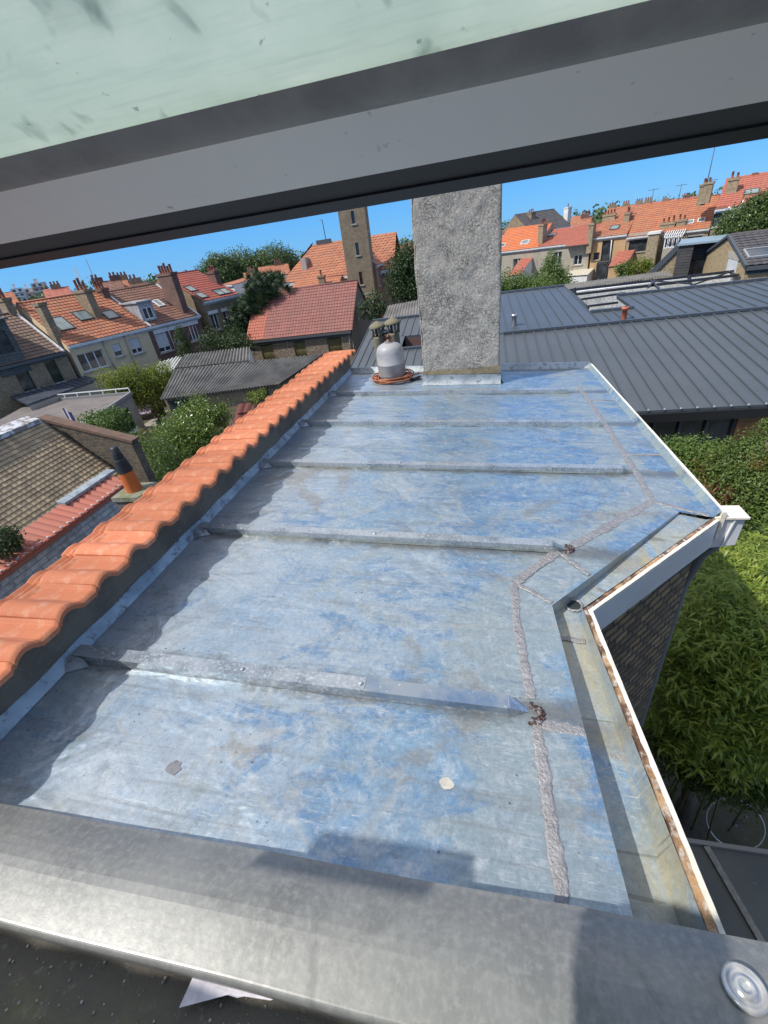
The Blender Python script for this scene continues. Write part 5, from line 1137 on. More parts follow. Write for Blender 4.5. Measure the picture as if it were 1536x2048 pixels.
# ------------------------------------------------------------------ right-hand row of backs
R0 = at_z(1000, 503, -2.8); R1_ = at_z(1418, 455, -2.8); rd2 = (R1_-R0).normalized()
def on_row2(px, z=-2.8):
    d = ray(*px); den = d.x*rd2.y-d.y*rd2.x; t = (R0.x*rd2.y-R0.y*rd2.x)/den; p = d*t; return V((p.x, p.y, z))
GR = 'terraced houses at the right'
def leanto(h, p0, p1, out, hgt, drop, mw, mr, name='extension', win=()):
    """rear extension box on house h between facade pixels p0..p1, sticking out towards us"""
    a, b = h.fac(p0).x, h.fac(p1).x; z = h.fac(p0).z if hgt is None else hgt
    m_ = MB(); holed(m_, a, b, 0, z-drop-.08, [w_ for w_ in win], -out, .1); m_.quad((b, -out, 0), (b, -.003, 0), (b, -.003, z-.08), (b, -out, z-drop-.08)); m_.quad((a, -.003, 0), (a, -out, 0), (a, -out, z-drop-.08), (a, -.003, z-.08)); e = m_.build(name, mw, h.t)
    r_ = MB(); T = V((0, out+.1, drop)); tiles(r_, (a-.05, -out-.1, z-drop-.02), (1, 0, 0), T, b-a+.1, T.length, .4, .4, .02); r_.build('extension_roof', mr, e)
    for w_ in win: window(h.t, *w_, y=-out, depth=.1)
    return e
h = House('bright_tiled_house', 'terraced house with vivid orange tiled roof right of the big chimney', on_row2((985, 504)), on_row2(Z3(468, 590)), -2.8, (1040, 456), 4.6, REND_G, T_OR2, group=GR, tw=.34, course=.36)
h.winc(Z3(216, 805), 1.2, 1.5, panes=2); h.finish(); h.skylight(Z3(310, 525), 1.0, .9, frame=FRW); h.skylight(Z3(35, 562), .7, .7, frame=FRW, glass=GLASS); h.stack(Z3(490, 540), Z3(495, 300), .55, 1.5, BR_YEL2, 3)
leanto(h, Z3(262, 700), Z3(400, 700), 4.0, h.ze-1.0, 1.4, REND_W, T_PK)
h = House('pink_tiled_house', 'terraced house with broad pinkish red tiled roof reaching low over a small window', on_row2(Z3(470, 590)), on_row2(Z3(1095, 640)), -2.8, Z3(900, 340), 4.6, REND_G, T_PK, group=GR, tw=.3, course=.34)
h.winc(Z3(708, 715), .95, 1.3, panes=2); h.winc(Z3(957, 735), .95, 1.0, panes=2); h.finish(); h.skylight(Z3(628, 437), 1.2, .8); h.stack(Z3(1095, 540), Z3(1110, 290), .5, 1.3, BR_YEL2, 1)
r_ = MB(); T = V((0, 1, h.m)); xs0 = h.fac(Z3(808, 660)).x; tiles(r_, (xs0, -.9, h.ze-.9*h.m+.06), (1, 0, 0), T, h.W-xs0, T.length*.85, .3, .34); r_.build('low_roof', T_PK, h.roof)
m_ = MB(); m_.box(xs0+.05, h.W-.05, -.8, -.05, h.ze-3.2, h.ze-.75); 
e_ = leanto(h, Z3(870, 860), Z3(1150, 870), 2.6, h.fac(Z3(1000, 850)).z, .35, REND_W, mat('cream_panels', (.62, .58, .46), rough=.5), 'veranda')
h = House('ochre_house', 'ochre rendered house with orange roof, tall dark window and a tiled side extension', on_row2(Z3(1120, 640)), on_row2((1254, 470)), -2.5, Z3(1300, 220), 4.4, REND_O, T_HALL, group=GR, tw=.34, course=.36)
h.winc(Z3(1315, 625), 1.15, 2.0, panes=1, frame=FRD); h.winc(Z3(1185, 690), .6, .7, panes=1, frame=FRD); h.finish(); h.skylight(Z3(1410, 345), .9, 1.0); h.stack(Z4(110, 580), Z4(110, 480), .5, 1.2, BR_YEL2, 2); h.pipe([Z3(1375, 490), Z3(1350, 760)], .06, REND_W)
h.stack(Z3(1330, 260), Z3(1335, 175), 1.3, .5, BR_YEL2, 4)
leanto(h, Z4(20, 960), Z4(200, 830), 3.6, h.fac(Z4(80, 860)).z, 1.1, REND_O, T_PK, win=[])
a = h.fac(Z3(1210, 780)); b = h.fac(Z3(1440, 900)); m_ = MB(); m_.box(a.x, b.x, -.5, -.01, 0, a.z+.1); g_ = m_.build('patio_door', GLASS, h.t); m_ = MB()
for x in (a.x, (a.x+b.x)/2, b.x): m_.box(x-.07, x+.07, -.56, -.5, 0, a.z+.1)
m_.box(a.x, b.x, -.56, -.5, a.z-.1, a.z+.2); m_.build('door_frame', FRD, g_)
h = House('long_tiled_house', 'yellow brick house with long weathered orange roof and white bay windows', on_row2((1255, 470)), on_row2((1419, 455)), -2.8, Z4(500, 385), 4.6, BR_YEL2, T_OR, group=GR, tw=.34, course=.36)
h.winc(Z4(230, 790), 1.7, 1.5, panes=1, frame=FRD, lintel=STONE); h.winc(Z4(790, 765), 1.3, .9, panes=2, lintel=STONE); h.winc(Z4(350, 790), .5, 2.0, panes=1); h.finish()
h.skylight(Z4(755, 578), .6, .6, frame=FRW); h.skylight(Z4(865, 560), .6, .6, frame=FRW, glass=GLASS); h.stack(Z4(520, 640), Z4(515, 580), 1.3, .5, BR_YEL2, 3, y=None); h.stack(Z4(655, 620), Z4(650, 550), .8, .5, BR_YEL2, 2)
a, b = h.fac(Z4(365, 690)), h.fac(Z4(470, 690)); m_ = MB(); m_.box(a.x, b.x, -1.6, -.003, 0, a.z); ex = m_.build('extension', BR_YEL2, h.t); m_ = MB(); m_.box(a.x-.1, b.x+.1, -1.7, -.0, a.z+.003, a.z+.22); m_.build('flat_roof', REND_W, ex)
a, b = h.fac(Z4(500, 830)), h.fac(Z4(700, 700)); c = -1.3
m_ = MB(); m_.box(a.x, b.x, c, -.003, 0, a.z-.02); bay = m_.build('bay', REND_G, h.t); wd = (b.x-a.x)/4
for i in range(4):
    m_ = MB(); x = a.x+wd*i; m_.box(x+.02, x+wd-.02, c+.0, c+.1, a.z, b.z); wo = m_.build('bay_window', FRW, bay); m_ = MB(); m_.quad((x+.12, c-.01, a.z+.12), (x+wd-.12, c-.01, a.z+.12), (x+wd-.12, c-.01, b.z-.12), (x+.12, c-.01, b.z-.12)); m_.build('pane', GLASS, wo)
m_ = MB()
for i in range(9): x = a.x+(b.x-a.x)*i/8; m_.beam((x, c-.5, b.z+.05), (x, -.02, b.z+.5), .07, .07)
m_.beam((a.x, c-.5, b.z+.05), (b.x, c-.5, b.z+.05), .08, .08); m_.build('canopy_bars', FRW, bay)
for f_ in (.15, .5, .86):
    m_ = MB(); x = h.W*f_; m_.tube([(x, h.dep, h.zr-.2), (x, h.dep, h.zr+1.5)], .03, 5); m_.tube([(x-.5, h.dep, h.zr+1.4), (x+.5, h.dep, h.zr+1.4)], .02, 4)
    for k in range(5): m_.tube([(x-.4+.2*k, h.dep-.25, h.zr+1.4), (x-.4+.2*k, h.dep+.25, h.zr+1.4)], .012, 4)
    m_.build('aerial', GUTD, h.t)
# tall house with the red roof at far right
TR0 = on_row2((1428, 440)); ta = at_r(1431, 418, 56); tb = ta+rd2*14; 
h = House('tall_red_roofed_house', 'tall yellow brick house with broad red roof and brick chimneys at far right', V((ta.x, ta.y, at_r(1431, 418, 56).z)), V((tb.x, tb.y, ta.z)), ta.z, (1500, 352), 5.2, BR_YEL2, T_PK, group=GR, tw=.36, course=.4)
h.winc(Z4(1050, 520), 1.0, 1.5, panes=1); h.finish(); h.stack(Z4(1160, 290), Z4(1165, 135), .8, .8, BR_YEL2, 2); h.skylight(Z4(1370, 275), 1.1, 1.0); h.stack(Z4(925, 260), Z4(975, 165), .7, 1.2, BR_YEL2, 1); h.stack(Z4(880, 260), Z4(865, 195), .6, 1.6, BR_YEL2, 2); h.stack(Z4(1400, 110), Z4(1400, 78), .5, .4, CLAYP, 0, cap=False)
m_ = MB(); q = h.slope(Z4(925, 180)); m_.tube([(q.x, h.dep, h.zr-.5), (q.x, h.dep, h.zr+2.8)], .04, 5); m_.build('aerial', GUTD, h.t)
# slate roofed block on the skyline
sa0, sb0 = at_r(1062, 440, 95), at_r(1143, 428, 100)
h = House('slate_roofed_house', 'dark slate roofed house standing above the others on the skyline', V((sa0.x, sa0.y, .2)), V((sb0.x, sb0.y, .2)), at_r(1062, 462, 95).z*0-1.6, Z3(620, 120), 5., BR_YEL, T_SL, tw=.6, course=.5); h.finish(); h.stack(Z3(410, 240), Z3(410, 150), .9, 1.6, BR_YEL, 3); h.stack(Z3(855, 180), Z3(858, 85), .8, 1.2, REND_W, 1)
# dark clad house with a glazed front, brick gable beyond it
def gabled(name, label, fl_, fr_, z_eave, apex, dep, wallm, roofm, px_r, **k): pass
ZA = Z4
# black clad extension: facade facing us
ka = at_r(*Z4(650, 800), 36); kb = at_r(*Z4(1180, 735), 36)
kc = thing('black_clad_extension', 'black clad upper extension with wide dark window on a yellow brick gable', 'extension', (ka.x, ka.y, G), atan2(kb.y-ka.y, kb.x-ka.x)); fr = Fr(kc)
def kf(p, y=0): return fr.hit(p, (0, 1, 0), y)
zt = kf(Z4(650, 800)).z; zb = kf(Z4(620, 1075)).z-.6; xa = 0; xb = kf(Z4(1190, 730)).x; xm = kf(Z4(800, 790)).x
CLAD = mat('black_boarding', (.045, .045, .05), (.065, .062, .068), 2, rough=.7, c3=(.09, .085, .09), s3=9)
m_ = MB(); nb = 14
for i in range(nb): z0_, z1_ = zb+(zt-zb)*i/nb, zb+(zt-zb)*(i+1)/nb; m_.box(xa, xm, -.9+.01*(i % 2), 3, z0_, z1_-.012); m_.box(xm+.003, xb, -.0-.01*(i % 2), 3, z0_, z1_-.012) if z0_ > kf(Z4(960, 940)).z else None
zw = kf(Z4(960, 940)).z; m_.box(xm+.003, xb, .1, 3, 0, zw-.02)
m_.build('wall', CLAD, kc)
m_ = MB(); m_.box(kf(Z4(800, 1000)).x, kf(Z4(1000, 1000)).x, .04, .09, zb, zw-.03); m_.build('window', GLASS, kc)
m_ = MB(); m_.box(xa-.05, xb+.1, -1., 3.1, zt, zt+.10); m_.build('roof', mat('blue_grey_cap', (.25, .33, .38), rough=.4), kc)
m_ = MB(); e0, e1 = kf(Z4(640, 820)), kf(Z4(400, 1060)); m_.slab([(e0.x, -.5, e0.z), (e0.x, -.5, 0), (e1.x-.3, -.5, 0), (e1.x-.3, -.5, e1.z-.3)], (0, .3, 0)); m_.build('brick_gable', BR_YEL2, kc)
m_ = MB(); m_.beam((e0.x, -.55, e0.z+.05), (e1.x-.3, -.55, e1.z-.25), .3, .12, (0, 1, 0)); m_.build('verge', SEAMD, kc)
# gable house at the right edge with black tiles: gable end to the left, roof slope towards us
ga = at_r(1494, 532, 28); gd = V((cos(rad(-10)), sin(rad(-10)), 0)); gb_ = ga+gd*9
SW = mat('yellow_rubble', (.38, .29, .16), (.26, .19, .11), 6, .5, .6, (.14, .10, .07), 14, .62, .7, rough=.95, bmp=.8, bs=16, bd=.03)
h = House('gabled_house', 'black tiled house at the right edge with a yellow rubble gable and white shutter', V((ga.x, ga.y, ga.z)), V((gb_.x, gb_.y, ga.z)), ga.z, (1510, 466), 4.0, SW, T_SL, tw=.3, course=.34, gut=GUTD, over=.08); h.finish(); h.skylight((1529, 507), 1.5, 1.1, glass=GLASS, frame=mat('grey_frame', (.3, .31, .32), rough=.5))
a, b = h.fr.hit((1452, 541), (1, 0, 0), -.02), h.fr.hit((1477, 521), (1, 0, 0), -.02); y0_, y1_ = min(a.y, b.y), max(a.y, b.y); m_ = MB(); m_.box(-.04, -.004, y0_, y1_, a.z-1.2, b.z); m_.build('shutter', SHUT, h.t); m_ = MB(); m_.box(-.06, -.004, y0_-.2, y1_+.2, b.z+.003, b.z+.3); m_.build('lintel', STONE, h.t)
m_ = MB(); m_.beam((-.06, -.15, h.ze), (-.06, h.dep, h.zr+.02), .12, .12); m_.beam((-.06, h.dep, h.zr+.02), (-.06, 2*h.dep+.1, h.ze), .12, .12); m_.build('verge', SEAMD, h.t)
# corrugated roofs in the middle distance
for (l_, q, n_, g_) in (('weathered corrugated roof between the hedge and the steel frame', [(1110, 572), (1330, 543), (1345, 552), (1130, 580)], 40, 1), ('corrugated roof glimpsed between the tower and the big chimney', [(776, 612), (850, 598), (850, 636), (765, 640)], 14, 2)):
    if g_ == 1: A, B, C_, D_ = at_r(*q[0], 34), at_r(*q[1], 34), at_r(*q[2], 30), at_r(*q[3], 30)
    else: A, B, C_, D_ = at_z(*q[0], -3.9), at_z(*q[1], -3.9), at_z(*q[2], -4.5), at_z(*q[3], -4.5)
    t = thing('corrugated_shed', l_, 'shed', (D_.x, D_.y, G), 0, 'corrugated sheds'); O = V((-D_.x, -D_.y, -G)); m_ = MB(); corr(m_, A+O, B+O, C_+O, D_+O, n_, .04); m_.build('roof', CORR, t)
    m_ = MB(); d, c = D_+O, C_+O; m_.quad((d.x, d.y+.1, 0), (c.x, c.y+.1, 0), (c.x, c.y+.1, c.z-.1), (d.x, d.y+.1, d.z-.1)); m_.build('wall', BR_YEL, t)
# garden wall by the barn
a, b = at_z(745, 705, -6.0), at_z(772, 618, -5.0)
# ------------------------------------------------------------------ plants
LG = leafmat('leaf_mid', (.07, .135, .025), (.15, .22, .045)); LD = leafmat('leaf_dark', (.025, .055, .016), (.06, .10, .025)); LY = leafmat('leaf_yellow', (.15, .20, .03), (.26, .30, .05), trans=.45)
LR = leafmat('leaf_reddish', (.07, .12, .025), (.15, .21, .045), (.28, .12, .035), .74); LP = leafmat('leaf_pine', (.025, .055, .022), (.05, .085, .03), trans=.2); LB = leafmat('leaf_bamboo', (.16, .25, .03), (.35, .41, .07), trans=.45)
LF = leafmat('leaf_far', (.06, .11, .03), (.11, .16, .045), trans=.25)
def blob(px, z, rx, ry=None, rz_=None): p = at_z(*px, z); return (p, rx, ry or rx, rz_ or rx)
def blobr(px, r, rx, ry=None, rz_=None): p = at_r(*px, r); return (p, rx, ry or rx, rz_ or rx)
# far trees on the skyline, left of the hall
def ftree(pxs, r, rad_, label, seed, name='tree', n=13000, m_=LF, size=.36):
    plant(name, label, 'tree', [blobr(p, r, a, a, b) for p, a, b in pxs], n, size, m_, seed, tr=.35, group='trees on the skyline' if r > 60 else None)
ftree([((420, 545), 2.2, 1.6), ((440, 538), 2.8, 2.3), ((455, 555), 3.0, 2.6)], 95, 3, 'leftmost round green tree of the clump behind the red roof', 1)
ftree([((485, 532), 3.3, 2.6), ((505, 548), 3.6, 2.8), ((470, 548), 3.0, 2.6)], 98, 3, 'middle round green tree of the clump behind the red roof', 2)
ftree([((548, 520), 3.4, 2.4), ((573, 524), 2.6, 2.1), ((560, 538), 3.6, 2.7), ((523, 530), 3.0, 2.4)], 96, 3, 'rightmost round green tree of the clump, beside the hipped roof', 3)
ftree([((812, 515), 1.1, 1.0), ((814, 535), 1.6, 1.5), ((810, 560), 1.6, 1.7), ((818, 582), 1.5, 1.5)], 46, 2, 'dark green tree between the tower and the big chimney', 4, n=12000, m_=LD, size=.22)
ftree([((752, 612), 1.0, .9), ((742, 618), .9, .8)], 37, 2, 'small green bush against the barn gable', 5, n=1500, m_=LD, size=.2, name='bush')
# spiky pine before the hall
rn = random.Random(12); pl = thing('pine_tree', 'dark spiky pine tree standing between the red roofed house and the barn', 'tree', (at_r(505, 640, 42).x, at_r(505, 640, 42).y, G)); m_ = MB(); c0 = at_r(505, 640, 42)
cl = [at_r(px, py, 42+rn.uniform(-1.6, 1.6)) for px, py in [(rn.gauss(0, 20)+536-(y_-560)*.42, y_) for y_ in [rn.uniform(552, 690) for _ in range(230)]]]
for c in cl:
    c = c-V((c0.x, c0.y, G))
    for k in range(75):
        d = V((rn.gauss(0, 1), rn.gauss(0, 1), rn.gauss(.6, .8))).normalized(); s_ = c+d*.1; e = c+d*rn.uniform(.45, .8); w_ = d.orthogonal().normalized()*.035; q = len(m_.v); m_.v += [s_-w_, e, s_+w_]; m_.f.append((q, q+1, q+2))
m_.build('crown', LP, pl); tk = MB(); trunk(tk, (0, 0, 0), (0, 0, 6.5), .2, rn); tk.build('trunk', BARK, pl)
# dark hedge under the red house
plant('hedge', 'dark clipped hedge below the windows of the red roofed house', 'hedge', [blobr((450, 680), 37, 1.3, 1.2, 1.3), blobr((480, 690), 36, 1.2, 1.1, 1.2), blobr((420, 690), 37, 1.0, 1., .9)], 5000, .14, LD, 6)
plant('cypress', 'narrow dark green cypress before the brown roofed brick house', 'tree', [blobr((363, 668), 36, .42, .42, .6), blobr((366, 685), 36, .55, .55, .8), blobr((370, 703), 36, .5, .5, .9)], 3500, .10, LD, 7, tr=.07)
plant('bamboo_hedge', 'bright yellow-green feathery hedge below the cream house', 'hedge', [blobr(q, 31.5, a, a, b) for q, a, b in [((225, 762), .8, .8), ((250, 768), 1.0, .9), ((275, 775), 1.1, .9), ((300, 768), 1.0, .9), ((320, 765), .9, 1.0), ((335, 770), .8, .8), ((300, 795), 1.2, .8), ((265, 752), .7, .7), ((322, 748), .7, .7)]], 15000, .17, LY, 8, aspect=.3, droop=.3)
plant('ivy_bush', 'round clipped ivy bush in front of the grey annex wall', 'bush', [blobr((200, 848), 23.5, 1.1, .9, .55), blobr((215, 842), 23.5, 1.0, .9, .5), blobr((232, 850), 23.5, .7, .8, .7)], 6000, .11, LG, 9)
plant('laurel_bush', 'large glossy green laurel bush before the long corrugated shed', 'bush', [blobr(q, r, a, a, b) for q, r, a, b in [((385, 830), 19, .8, .7), ((410, 840), 18.5, .85, .75), ((435, 832), 18.5, .6, .5), ((370, 870), 17.5, 1.0, .8), ((345, 900), 16.5, 1.0, .8), ((400, 880), 17, .9, .8), ((330, 930), 15, .8, .7)]], 19000, .12, leafmat('leaf_laurel', (.07, .13, .022), (.20, .26, .045), rough=.25, trans=.3), 10, aspect=.45)
plant('garden_shrub', 'dark green shrub with reddish tips beside the orange vent pipe', 'shrub', [blobr(q, r, a, a, b) for q, r, a, b in [((315, 925), 13.5, .6, .6), ((300, 960), 12, .55, .5), ((290, 890), 15, .6, .5), ((272, 905), 15, .4, .5)]], 8000, .09, LR, 11, aspect=.35)
plant('garden_shrub', 'small green shrub at the left picture edge below the old tiled roof', 'shrub', [blobr((-5, 1085), 6.4, .26, .2, .16), blobr((20, 1072), 6.4, .14, .12, .10)], 1500, .045, LD, 12, aspect=.5)
plant('creeper', 'thin creeper hanging over the end of the painted garden wall', 'creeper', [(V((-5.5, 5.05, -2.85)), .15, .25, .25), (V((-5.45, 5.15, -3.2)), .15, .2, .4)], 1100, .05, LD, 13, tr=.02)
plant('sprout', 'tuft of bright green leaves on the corrugated shed beside the tiles', 'plant', [blobr((515, 792), 17.5, .45, .4, .2)], 900, .07, LY, 14, tr=.02)
# right side
plant('conifer', 'pointed green tree before the pink tiled house', 'tree', [blobr(q, 43, a, a, b) for q, a, b in [((1101, 520), .45, .8), ((1102, 540), .9, 1.0), ((1106, 560), 1.5, 1.1), ((1108, 580), 1.9, 1.0)]], 9000, .16, LG, 15, tr=.12)
plant('hedge', 'long green hedge behind the grey metal roof right of the big chimney', 'hedge', [blobr(q, 40, a, a, b) for q, a, b in [((1010, 568), 1.2, .9), ((1035, 572), 1.3, .9), ((1060, 575), 1.3, .9), ((1085, 578), 1.3, .8), ((1010, 580), 1.2, .8), ((1045, 585), 1.3, .7)]], 9000, .16, LG, 16)
plant('dark_bush', 'dark green bush before the ochre house', 'bush', [blobr((1250, 541), 36, .55, .5, .5)], 1500, .12, LG, 17); plant('yellow_bush', 'yellow-green bush before the white walled extension', 'bush', [blobr((1278, 538), 36, .6, .5, .6), blobr((1292, 532), 36, .4, .4, .5)], 2000, .12, LY, 18)
plant('broad_tree', 'large green tree hiding part of the tall red roofed house', 'tree', [blobr(q, 40, a, a, b) for q, a, b in [((1536, 418), 1.1, 1.0), ((1505, 425), 1.0, .9), ((1478, 440), 1.0, .9), ((1452, 458), .8, .7), ((1440, 480), .7, .6), ((1500, 455), 1.4, .9), ((1545, 440), 1.6, 1.2), ((1520, 408), .6, .5), ((1465, 470), .9, .7)]], 16000, .17, leafmat('leaf_silver', (.05, .10, .02), (.14, .19, .06), rough=.25, trans=.3), 19, tr=.25, droop=.2)
# hedge by the black glazed wall and garden mass on the right
def gb_plant(name, label, cat, specs, n, size, lm, seed, **k): plant(name, label, cat, [blob(p, z, a, b_, c) for p, z, a, b_, c in specs], n, size, lm, seed, **k)
gb_plant('hedge', 'leafy green hedge along the black glazed wall', 'hedge', [((1345, 905), -4.7, .45, .45, .28), ((1380, 905), -4.7, .5, .5, .3), ((1415, 908), -4.75, .45, .4, .22), ((1450, 915), -4.7, .5, .5, .32), ((1360, 935), -5.0, .6, .5, .45), ((1400, 985), -5.5, .6, .5, .4), ((1440, 960), -5.1, .7, .5, .5)], 22000, .065, LG, 20, aspect=.5)
gb_plant('hawthorn', 'tall green shrub with red tinged tips below the orange cladding', 'shrub', [((1500, 905), -4.5, .38, .35, .3), ((1548, 860), -4.1, .22, .22, .3), ((1500, 930), -4.6, .8, .6, .6), ((1545, 915), -4.5, .5, .4, .4), ((1470, 985), -5.0, .7, .6, .5), ((1530, 985), -4.9, .6, .6, .6)], 22000, .065, LR, 21, aspect=.45)
gb_plant('red_leaved_shrub', 'shrub with dark red leaves right of the white fascia corner', 'shrub', [((1460, 1000), -5.1, .5, .4, .35), ((1490, 990), -5.1, .4, .4, .3)], 5000, .075, leafmat('leaf_red', (.10, .05, .03), (.26, .08, .04)), 22, aspect=.45)
gb_plant('laurel_hedge', 'dark leafy shrub behind the white fascia corner', 'shrub', [((1520, 1050), -5.3, .55, .5, .5), ((1500, 1110), -5.5, .55, .5, .5), ((1540, 1120), -5.4, .5, .5, .5), ((1470, 1080), -5.8, .5, .5, .4)], 12000, .085, LG, 23, aspect=.5)
# bamboo mass: long drooping leaves on canes
rn = random.Random(30); bt = thing('bamboo', 'dense bamboo with long narrow leaves filling the garden at right', 'bamboo', (4.2, 3.6, G)); OB = V((-4.2, -3.6, -G)); m_ = MB(); canes = MB()
spots = []
for q, z, a in [((1440, 1170), -4.6, .4), ((1480, 1160), -4.4, .45), ((1525, 1170), -4.3, .45), ((1415, 1230), -4.7, .4), ((1455, 1235), -4.4, .45), ((1505, 1240), -4.3, .5), ((1400, 1290), -4.8, .38), ((1440, 1300), -4.5, .45), ((1490, 1300), -4.4, .45), ((1535, 1290), -4.3, .45), ((1385, 1350), -5.2, .4), ((1430, 1370), -5.0, .45), ((1480, 1370), -4.8, .5), ((1530, 1360), -4.7, .5), ((1365, 1410), -5.7, .4), ((1420, 1430), -5.5, .5), ((1480, 1440), -5.3, .5), ((1530, 1430), -5.2, .5), ((1450, 1490), -5.8, .35), ((1400, 1480), -6.1, .35), ((1350, 1450), -6.3, .3), ((1560, 1500), -5.8, .5), ((1590, 1330), -4.7, .7), ((1590, 1190), -4.3, .6), ((1500, 1110), -4.9, .4), ((1440, 1110), -5.2, .35)]:
    p = at_z(*q, z)+OB; spots.append((p, a))
    for _ in range(1):
        b0 = V((p.x+rn.uniform(-.3, .3), p.y+rn.uniform(-.3, .3), 0)); canes.tube([b0, b0.lerp(p, .6), p+V((rn.uniform(-.3, .3), rn.uniform(-.3, .3), a*.7))], [.014, .010, .004], 5)
    for _ in range(int(150*a/.6)):
        d = V((rn.gauss(0, 1), rn.gauss(0, 1), rn.gauss(0, .7))).normalized()*rn.uniform(.3, 1.45)*a; tw_ = p+d
        for k in range(14):
            an = rn.uniform(0, 6.28); dr_ = V((cos(an), sin(an), rn.uniform(-.7, .25))).normalized(); L_ = rn.uniform(.05, .16); w_ = V((-sin(an), cos(an), rn.uniform(-.4, .4)))*L_*.10; s_ = tw_+V((rn.gauss(0, .05), rn.gauss(0, .05), rn.gauss(0, .05))); q_ = len(m_.v)
            md = s_+dr_*L_*.45+V((0, 0, .012)); m_.v += [s_, md+w_, s_+dr_*L_+V((0, 0, -.02)), md-w_]; m_.f.append((q_, q_+1, q_+2, q_+3))
m_.build('leaves', LB, bt); canes.build('canes', mat('cane', (.16, .17, .05), rough=.6), bt)
gb_plant('laurel_shrub', 'dark low shrub in the shade at the foot of the brick wall', 'shrub', [((1350, 1480), -6.3, .4, .35, .35), ((1385, 1520), -6.3, .4, .35, .3), ((1435, 1540), -6.3, .45, .4, .3), ((1495, 1550), -6.2, .4, .35, .3), ((1545, 1565), -6.2, .4, .35, .3), ((1335, 1420), -6.4, .3, .3, .35)], 15000, .075, leafmat('leaf_shade', (.06, .11, .025), (.13, .19, .045)), 41, aspect=.3)
# bare twigs, slats, wheel, lean-to roof, paving at the lower right
pv = MB(); pv.quad((.5, -.5, G+.004), (2.9, -.5, G+.004), (2.6, 5.2, G+.004), (1.15, 5.2, G+.004)); tag(pv.build('path', mat('cracked_concrete', (.13, .12, .11), (.085, .08, .07), 2, .4, .65, (.17, .16, .15), 12, rough=.95, bmp=.6, bs=9, bd=.03)), kind='structure')
bc = at_z(1470, 1648, -7.66); bw = thing('bicycle_wheel', 'bare bicycle wheel rim leaning in the dark by the lower lean-to roof', 'wheel', bc); m_ = MB()
ax_ = (V((0, 0, 0))-bc).normalized(); ax_ = (ax_+V((.25, -.45, -.2))).normalized(); u_ = ax_.orthogonal().normalized(); v_ = ax_.cross(u_); R_ = .345
m_.tube([(u_*cos(2*pi*k/40)+v_*sin(2*pi*k/40))*R_ for k in range(40)], .011, 6, closed=True); m_.build('rim', mat('aluminium_rim', (.50, .48, .42), rough=.4, metal=.5), bw)
m_ = MB()
for k in range(28): a = 2*pi*k/28; m_.tube([(u_*cos(a+.3*(-1)**k)+v_*sin(a+.3*(-1)**k))*.02+ax_*.03*(-1)**k, (u_*cos(a)+v_*sin(a))*R_], .0012, 3)
m_.build('spokes', mat('dull_steel', (.15, .15, .15), rough=.4, metal=.7), bw); m_ = MB(); m_.tube([ax_*-.04, ax_*.04], .018, 8); m_.build('hub', mat('dull_steel', (.15, .15, .15)), bw)
rn = random.Random(4)
tg = thing('dead_branch', 'bare forked dead branches lying above the bicycle wheel', 'branch', at_z(1510, 1600, -7.3)); m_ = MB()
for k in range(9):
    p = V((rn.uniform(-.4, .5), rn.uniform(-.3, .5), rn.uniform(-.2, .2))); d = V((rn.gauss(0, 1), rn.gauss(0, 1), rn.gauss(0, .4))).normalized(); m_.tube([p, p+d*.2+V((0, 0, .03)), p+d*.42+V((rn.uniform(-.08, .08), 0, 0))], [.016, .010, .004], 5)
m_.build('twigs', mat('pale_twig', (.28, .25, .20), rough=.9), tg)
A, B = at_z(1335, 1677, -5.5), at_z(1640, 1722, -5.5); lt = thing('low_lean_to', 'dark felted lean-to roof with one pale batten far below the zinc gutter', 'lean-to', (1.3, .5, G)); OL = V((-1.3, -.5, -G))
sl_ = V((0, 0, 0)); N0, N1 = V((A.x-.35, -.6, -5.15)), V((B.x, -.6, -5.15)); A = V((A.x-.5, A.y, -5.5))
m_ = MB(); m_.slab([A+OL, B+OL, N1+OL, N0+OL], .08); ro = m_.build('roof', mat('grey_green_sheet', (.10, .105, .095), (.075, .08, .075), 1.5, .4, .65, (.15, .15, .14), 14, .65, .75, rough=.7), lt)
def lth(px): n_ = (B-A).cross(N0-A).normalized(); d = ray(*px); return d*(n_.dot(A)/n_.dot(d))
m_ = MB(); m_.beam(lth((1412, 1695))+OL+V((0, 0, .012)), lth((1525, 1890))+OL+V((0, 0, .012)), .055, .03); m_.build('batten', mat('pale_batten', (.26, .25, .225), (.18, .17, .15), 14, rough=.9), ro)
m_ = MB(); m_.beam(A+OL+V((0, 0, .01)), B+OL+V((0, 0, .01)), .04, .05); m_.build('edge_rod', GUTW if False else mat('grey_edge', (.22, .21, .19), rough=.7), ro)
m_ = MB(); m_.box(A.x+OL.x+.3, B.x+OL.x, -1.2, A.y+OL.y-.15, 0, 8-5.62); m_.build('wall', BR_OLD, lt)
